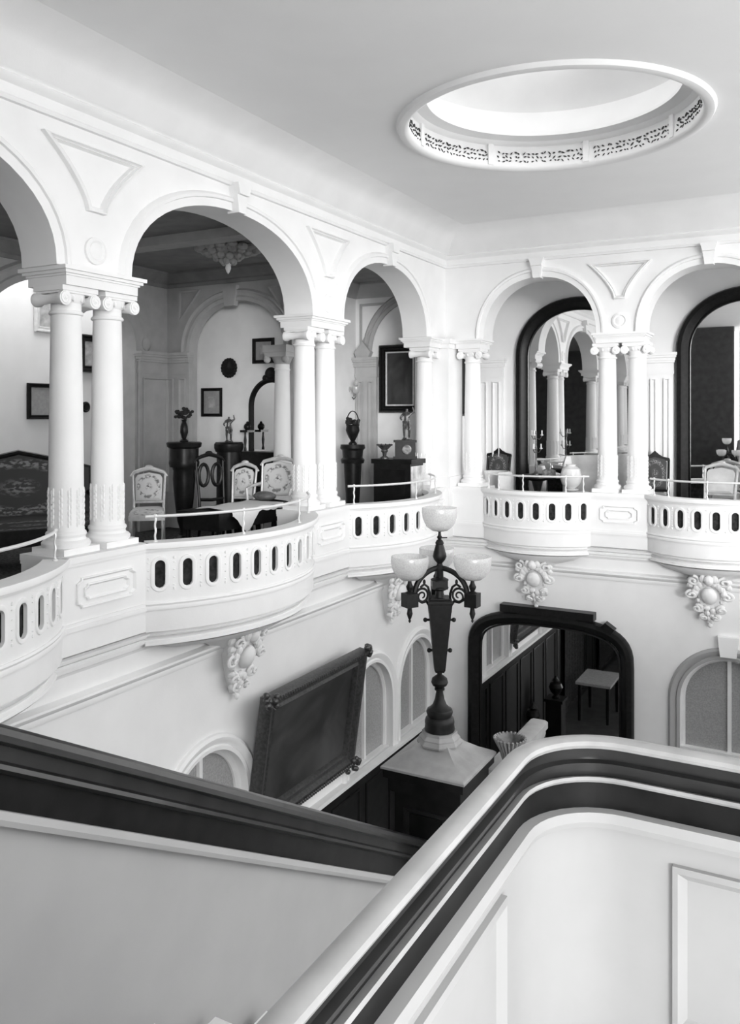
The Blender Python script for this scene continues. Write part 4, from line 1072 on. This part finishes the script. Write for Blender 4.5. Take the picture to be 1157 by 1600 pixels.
# pictures in the niche
p = pt(332, 651, Y=YE + .299)
picture('small_picture', 'small square framed print below the round dark wreath', p, FROT, .37, .41, .045, DW, PAPER, depth=.03, mount=MATG, cat='picture')
p = pt(413, 568, Y=YE + .299)
picture('small_picture', 'small framed picture high in the arch above the mirror cabinet', p, FROT, .36, .35, .05, DW, PAPER, depth=.035, mount=MATG, cat='picture')
p = pt(360, 575, Y=YE + .299)
wr_ = thing('round_wreath', 'round dark scalloped wreath high on the niche wall', 'wreath', p)
b = MB(); n_ = 18
for i in range(n_):
    a = 2 * pi * i / n_
    b.sphere((.115 * cos(a), -.02, .115 * sin(a)), .03, .02, .03, 7, 5)
b.build('scalloped_rim', EB, wr_)
MB().lathe([(.115, .0), (.11, .03), (.06, .045), (.02, .05), (0, .055)], 24, mp=lambda x, y, z: (x, -z, y)).build('centre_disc', EB, wr_)
# inner column on its dark plinth
ic = thing('inner_column', 'slender white column inside the gallery behind the floral armchair', 'column', (-6.17, 9.02, ZG))
MB().box(-.17, .17, -.17, .165, 0, .84).box(-.19, .19, -.19, .17, .84, .90).build('plinth', PG, ic)
MB().lathe([(.14, .90), (.15, .93), (.13, .96), (.115, 1.0), (.112, 1.1), (.105, 1.7), (.095, 2.16), (.105, 2.18), (.095, 2.2), (.095, 2.25)], 28).build('shaft', PL, ic)
b = MB().lathe([(.095, 2.25), (.12, 2.30), (.14, 2.34)], 20).box(-.165, .165, -.165, .165, 2.34, 2.40).box(-.18, .18, -.18, .17, 2.40, 2.49)
for sx in (-1, 1): b.sphere((sx * .14, -.14, 2.31), .05, .04, .05, 10, 8)
b.build('capital', PT, ic)
# pictures and furniture seen through the columns at far left
p = pt(207, 651, X=-9.64)
picture('small_picture', 'dark framed picture in the alcove right of the near columns', p, LROT, .34, .48, .06, EB, CANV, depth=.05, cat='picture')
p = pt(140, 582, X=-9.64)
picture('small_picture', 'dark framed picture glimpsed between the two near columns', p, LROT, .42, .56, .10, EB, PAPER, depth=.07, cat='picture')
p = pt(70, 655, X=-9.64)
picture('small_picture', 'dark framed landscape picture at the left photo edge', p, LROT, .60, .50, .06, DW, MATG, depth=.05, cat='picture')
p = pt(72, 520, X=-9.64)
picture('small_picture', 'pale framed picture high at the left photo edge', p, LROT, .40, .62, .08, GILT, PAPER, depth=.05, cat='picture')
p = pt(134, 636, X=-9.62)
rp_ = thing('round_plaque', 'small dark round plaque between the two near columns', 'plaque', p, LROT)
MB().lathe([(.08, 0), (.08, .015), (.06, .025), (.05, .015), (0, .02)], 24, mp=lambda x, y, z: (x, -z, y)).build('disc', EB, rp_)
st_ = thing('settee', 'dark tapestry settee standing behind the near pair of columns', 'sofa', (-7.55, 6.15, ZG), rot_t(62))
MB().box(-.75, .75, -.30, .25, .22, .40).build('seat_frame', EB, st_)
MB().box(-.72, .72, -.29, .20, .40, .50).build('seat_cushion', TAPES, st_)
MB().prism([(-.75, .45), (.75, .45), (.75, 1.0), (.45, 1.06), (0, 1.16), (-.45, 1.06), (-.75, 1.0)], .22, .32, lambda a, b, w: (a, w, b)).build('backrest', TAPES, st_)
b = MB().tube([(-.76, .27, .45), (-.76, .27, 1.0), (-.45, .27, 1.08), (0, .27, 1.18), (.45, .27, 1.08), (.76, .27, 1.0), (.76, .27, .45)], .035, 8).build('back_frame', EB, st_)
for sx in (-1, 1):
    MB().tube([(sx * .75, .22, .72), (sx * .78, -.05, .70), (sx * .76, -.27, .66), (sx * .74, -.27, .42)], .03, 8).build('arm', EB, st_)
    for sy in (-.25, .22): MB().tube([(sx * .70, sy, .24), (sx * .70, sy, 0)], [.03, .02], 8).build('leg', EB, st_)
# long dark table with lace runner behind the near balcony
tb = thing('long_table', 'long low dark table behind the near balcony rail', 'table', (-5.50, 7.40, ZG))
MB().box(-.27, .27, -.85, .85, .58, .63).build('table_top', EB, tb)
MB().box(-.23, .23, -.80, .80, .44, .58).build('apron', EB, tb)
for sx in (-1, 1):
    for sy in (-1, 1): MB().lathe([(.025, 0), (.03, .04), (.02, .08), (.035, .25), (.025, .40), (.03, .44)], 10, (sx * .20, sy * .76, 0)).build('leg', EB, tb)
lc = thing('lace_runner', 'white lace runner with pointed ends draped over the long table', 'cloth', (-5.50, 7.40, ZG + .635))
def lace_sheet(m_, u0, u1, xs, drop):
    """top strip and scalloped fall towards the hall"""
    NU = 60
    vs, fs = [], []
    for i in range(NU + 1):
        u = u0 + (u1 - u0) * i / NU
        dpt = drop(u)
        for x_, z_ in [(xs, .004), (0, .012), (.20, .006), (.275, .0), (.285, -.02), (.287, -.02 - dpt * .5), (.287, -.02 - dpt)]:
            vs.append((x_ + .006 * sin(u * 21 + x_ * 9), u, z_ + .006 * sin(u * 17 + x_ * 13)))
    for i in range(NU):
        for k in range(6): fs.append((i * 7 + k, i * 7 + k + 1, (i + 1) * 7 + k + 1, (i + 1) * 7 + k))
    m_.add(vs, fs)
m_ = MB(); lace_sheet(m_, -.66, .25, -.20, lambda u: .02 + max(0, .20 - abs(u + .42) * .9) + .012 * abs(sin(u * 22)))
m_.build('lace_cloth', LACE, lc)
m_ = MB(); lace_sheet(m_, .42, .84, -.24, lambda u: .03 + max(0, .22 - abs(u - .60) * 1.1) + .012 * abs(sin(u * 22)))
m_.build('lace_cloth', LACE, lc)
cu = thing('bolster_cushion', 'dark bolster cushion lying among the lace on the long table', 'cushion', (-5.52, 7.72, ZG + .69))
MB().sphere((0, 0, 0), .14, .10, .055, 14, 10).build('cushion_body', MW, cu)

# --- bay behind the second arch
ped_stand('black tapered pedestal under the flower urn behind the second arch', (-5.85, 10.3), ([(.15, 0), (.15, .04), (.10, .08)], [(.085, .08), (.09, .3), (.12, .75), (.13, .92)], [(.16, .92), (.17, .97), (.14, 1.0), (.15, 1.10), (.18, 1.13), (.17, 1.18)]), EB)
un = thing('flower_urn', 'dark urn of flowers with hooped handle behind the second arch', 'vase', (-5.85, 10.3, ZG + 1.18))
MB().lathe([(.06, 0), (.06, .02), (.03, .05), (.07, .12), (.10, .20), (.09, .26), (.10, .28)], 18).build('urn_body', EB, un)
b = MB(); bouquet(b, (0, 0, .31), .09, 26); b.build('flowers', BLKF, un)
MB().tube([(.10 * cos(pi * i / 14), 0, .28 + .19 * sin(pi * i / 14)) for i in range(15)], .008, 6).build('hoop_handle', EB, un)
cb = thing('marble_cabinet', 'black cabinet with pale veined marble panel on the second balcony', 'cabinet', (-5.04, 10.12, ZG))
MB().box(-.27, .27, -.20, .20, .06, .95).build('body', EB, cb)
MB().box(-.30, .30, -.22, .22, .95, 1.01).build('top_slab', DW, cb)
MB().box(.27, .282, -.18, .18, .30, .92).build('side_panel', MARBV, cb)
MB().box(-.24, .20, -.212, -.20, .30, .88).build('front_panel', DW, cb)
MB().box(-.29, .29, -.22, .22, 0, .10).build('plinth', EB, cb)
b = MB()
for i in range(5): b.box(.28, .295, -.2, .2, .70 + .035 * i - .5, .715 + .035 * i - .5)
b.build('foot_moulding', GILT, cb)
ck = thing('mantel_clock', 'black mantel clock standing on the marble cabinet', 'clock', (-4.95, 10.14, ZG + 1.01), rot_t(25))
MB().box(-.16, .16, -.08, .08, 0, .03).box(-.135, .135, -.07, .07, .03, .22).box(-.155, .155, -.085, .085, .22, .25).build('case', EB, ck)
MB().lathe([(.065, 0), (.065, .012), (.055, .014), (.055, .008), (0, .008)], 24, mp=lambda x, y, z: (x + .02, -.07 - z, .125 + y)).build('dial', BRZ, ck)
figure('bronze figure group standing on the mantel clock', (-4.93, 10.15, ZG + 1.26), .46, BRZ, rz=.3, pose=1)
cm_ = thing('compote', 'small flared compote bowl left of the mantel clock', 'bowl', (-5.20, 10.02, ZG + 1.01))
MB().lathe([(.06, 0), (.06, .015), (.025, .04), (.03, .08), (.05, .10), (.04, .12), (.09, .17), (.10, .185), (.085, .18), (.03, .13), (0, .125)], 18).build('bowl', BRZ, cm_)
b = MB()
for i in range(10):
    a = 2 * pi * i / 10; b.sphere((.095 * cos(a), .095 * sin(a), .185), .018, .018, .014, 6, 4)
b.build('scalloped_rim', BRZ, cm_)
p = pt(627, 645, Y=11.299)
picture('black_framed_picture', 'large black framed dark picture seen through the second arch', p, FROT, .68, 1.02, .11, EB, CANV, depth=.08, inner=GILT, cat='picture')
p = pt(550, 618, Y=11.24)
sc2 = thing('wall_sconce', 'branched wall light with pale glass shades on the grey pilaster', 'sconce', p)
MB().lathe([(.05, 0), (.05, .02), (.03, .03)], 16, mp=lambda x, y, z: (x, -z, y)).build('backplate', BRZ, sc2)
for sx in (-1, 0, 1):
    ar = MB().tube([(0, -.02, 0), (sx * .10, -.10, -.06), (sx * .17, -.16, -.02), (sx * .17, -.16, .02)], .008, 7).build('branch', BRZ, sc2)
    MB().lathe([(.02, .02), (.045, .04), (.06, .09), (.055, .13), (.05, .13), (.054, .09), (.04, .045), (.015, .03)], 16, (sx * .17, -.16 if sx else -.14, -.0)).build('glass_shade', GLOBE, ar)
    MB().sphere((sx * .17, -.16, .19), .035, None, .05, 10, 8).build('glass_ball', GLOBE, ar)

# --- far gallery
chair('dark tapestry chair with peaked crest left of the tall mirror', (-4.42, 12.10), rot_t(0), EB, TAPES, w=.40, d=.42, h=1.06, crest='peak', group='dark peaked chairs')
chair('dark tapestry chair with peaked crest between the tall mirrors', (-2.03, 11.95), rot_t(12), EB, TAPES, w=.40, d=.42, h=1.06, crest='peak', group='dark peaked chairs')
ec = thing('tub_chair', 'pale rounded tub chair left of the candelabrum table', 'chair', (-4.20, 11.58, ZG), rot_t(-35))
tubp = [(.21 * cos(a), .20 * sin(a)) for a in [radians(-25 + 230 * i / 20) for i in range(21)]]
MB().sweep(tubp, [(0, .15), (.05, .15), (.06, .70), (.03, .78), (-.02, .78), (-.04, .70), (-.04, .15)]).build('backrest', WSAT, ec)
MB().lathe([(.17, .14), (.19, .20), (.19, .38), (.17, .43), (0, .45)], 24).build('seat_cushion', DARKP, ec)
for a in (40, 140, 220, 320): MB().lathe([(.018, 0), (.024, .08), (.028, .16)], 8, (.15 * cos(radians(a)), .15 * sin(radians(a)), 0)).build('leg', EB, ec)
ta = thing('round_table', 'small dark round table under the candelabrum', 'table', (-3.58, 11.60, ZG))
MB().lathe([(.25, .70), (.27, .715), (.27, .735), (.25, .75)], 32).build('table_top', EB, ta)
MB().lathe([(.10, .02), (.06, .08), (.035, .2), (.06, .35), (.04, .5), (.08, .66), (.20, .70)], 16).build('stem', EB, ta)
for i in range(3):
    a = 2 * pi * i / 3; MB().tube([(.05 * cos(a), .05 * sin(a), .12), (.16 * cos(a), .16 * sin(a), .10), (.26 * cos(a), .26 * sin(a), .02)], [.03, .025, .02], 8).build('foot', EB, ta)
ca = thing('candelabrum', 'branched candelabrum standing on the small round table', 'candelabrum', (-3.60, 11.60, ZG + .75))
MB().lathe([(.07, 0), (.07, .015), (.03, .03), (.012, .06), (.02, .12), (.010, .18), (.010, .34), (.02, .36), (.010, .40), (.010, .62)], 12).build('stem', BRZ, ca)
for zz, rr in ((.36, .07), (.55, .085)):
    for i in range(3):
        a = 2 * pi * i / 3 + zz
        ar = MB().tube([(0, 0, zz - .03), (rr * .6 * cos(a), rr * .6 * sin(a), zz - .05), (rr * cos(a), rr * sin(a), zz)], .006, 6).build('branch', BRZ, ca)
        MB().lathe([(.008, 0), (.024, .012), (.024, .018), (.012, .02), (.009, .025), (.009, .075), (.003, .08)], 10, (rr * cos(a), rr * sin(a), zz)).build('candle_cup', CERW, ar)
bx = thing('table_box', 'low pale box beside the candelabrum on the round table', 'box', (-3.40, 11.56, ZG + .75), .3)
MB().box(-.09, .09, -.06, .06, 0, .06).build('box_body', BRZ, bx); MB().prism([(-.095, .06), (.095, .06), (.06, .085), (-.06, .085)], -.065, .065, lambda a, b, w: (a, w, b)).build('lid', BRZ, bx)
wa = thing('draped_armchair', 'white draped armchair right of the candelabrum table', 'chair', (-2.90, 11.82, ZG), rot_t(20))
MB().sweep([(.30 * cos(a), .27 * sin(a)) for a in [radians(-15 + 210 * i / 20) for i in range(21)]], [(0, .1), (.06, .12), (.07, .9), (.03, 1.02), (-.03, 1.02), (-.05, .9), (-.05, .12)]).build('backrest', WSAT, wa)
MB().box(-.26, .26, -.25, .2, .16, .42).build('seat', WSAT, wa)
MB().sphere((0, -.02, .45), .25, .22, .06, 16, 8).build('seat_cushion', DARKP, wa)
for sx in (-1, 1):
    for sy in (-.2, .18): MB().lathe([(.018, 0), (.024, .16)], 8, (sx * .22, sy, 0)).build('leg', EB, wa)
sp_ = thing('sphere_stand', 'white globe shaped jar on a slim stand beside the draped armchair', 'jar', (-3.02, 11.30, ZG))
MB().lathe([(.12, 0), (.12, .03), (.03, .06), (.025, .55), (.10, .58), (.10, .60)], 16).build('stand', CERW, sp_)
MB().lathe([(.05, .60), (.12, .66), (.15, .76), (.12, .87), (.06, .91), (.07, .93)], 20).build('jar_body', CERW, sp_)
chair('pale upholstered chair in front of the right edge mirror', (-1.25, 11.75), rot_t(-10), GILT, WSAT, w=.44, d=.42, h=.95)

# --- ground floor things glimpsed in the big mirror
for x_, y_, l in ((-4.28, 8.35, 'dark urn on a tall post beside the lower window, nearest the mirror'), (-4.35, 6.75, 'dark urn on a tall post under the big painting')):
    ur = thing('urn_post', l, 'urn', (x_, y_, ZF))
    MB().box(-.14, .14, -.14, .14, 0, .95).box(-.17, .17, -.17, .17, 0, .10).box(-.17, .17, -.17, .17, .95, 1.0).build('post', EB, ur)
    MB().lathe([(.07, 1.0), (.07, 1.02), (.035, 1.05), (.10, 1.12), (.13, 1.20), (.10, 1.27), (.05, 1.29), (.07, 1.32), (.03, 1.37), (.02, 1.41)], 18).build('urn_body', DW, ur)
ht = thing('hall_table', 'pale topped hall table on the floor near the left wall', 'table', (-4.1, 4.5, ZF))
MB().box(-.35, .35, -.5, .5, .74, .79).build('table_top', MATG, ht)
for sx in (-1, 1):
    for sy in (-1, 1): MB().lathe([(.03, 0), (.04, .3), (.03, .74)], 10, (sx * .28, sy * .43, 0)).build('leg', DW, ht)

picture('black_framed_picture', 'narrow black picture glimpsed in the gap beside the corner post', (-4.995, 11.98, 1.98), LROT, .62, .92, .12, EB, CANV, depth=.05, cat='picture')
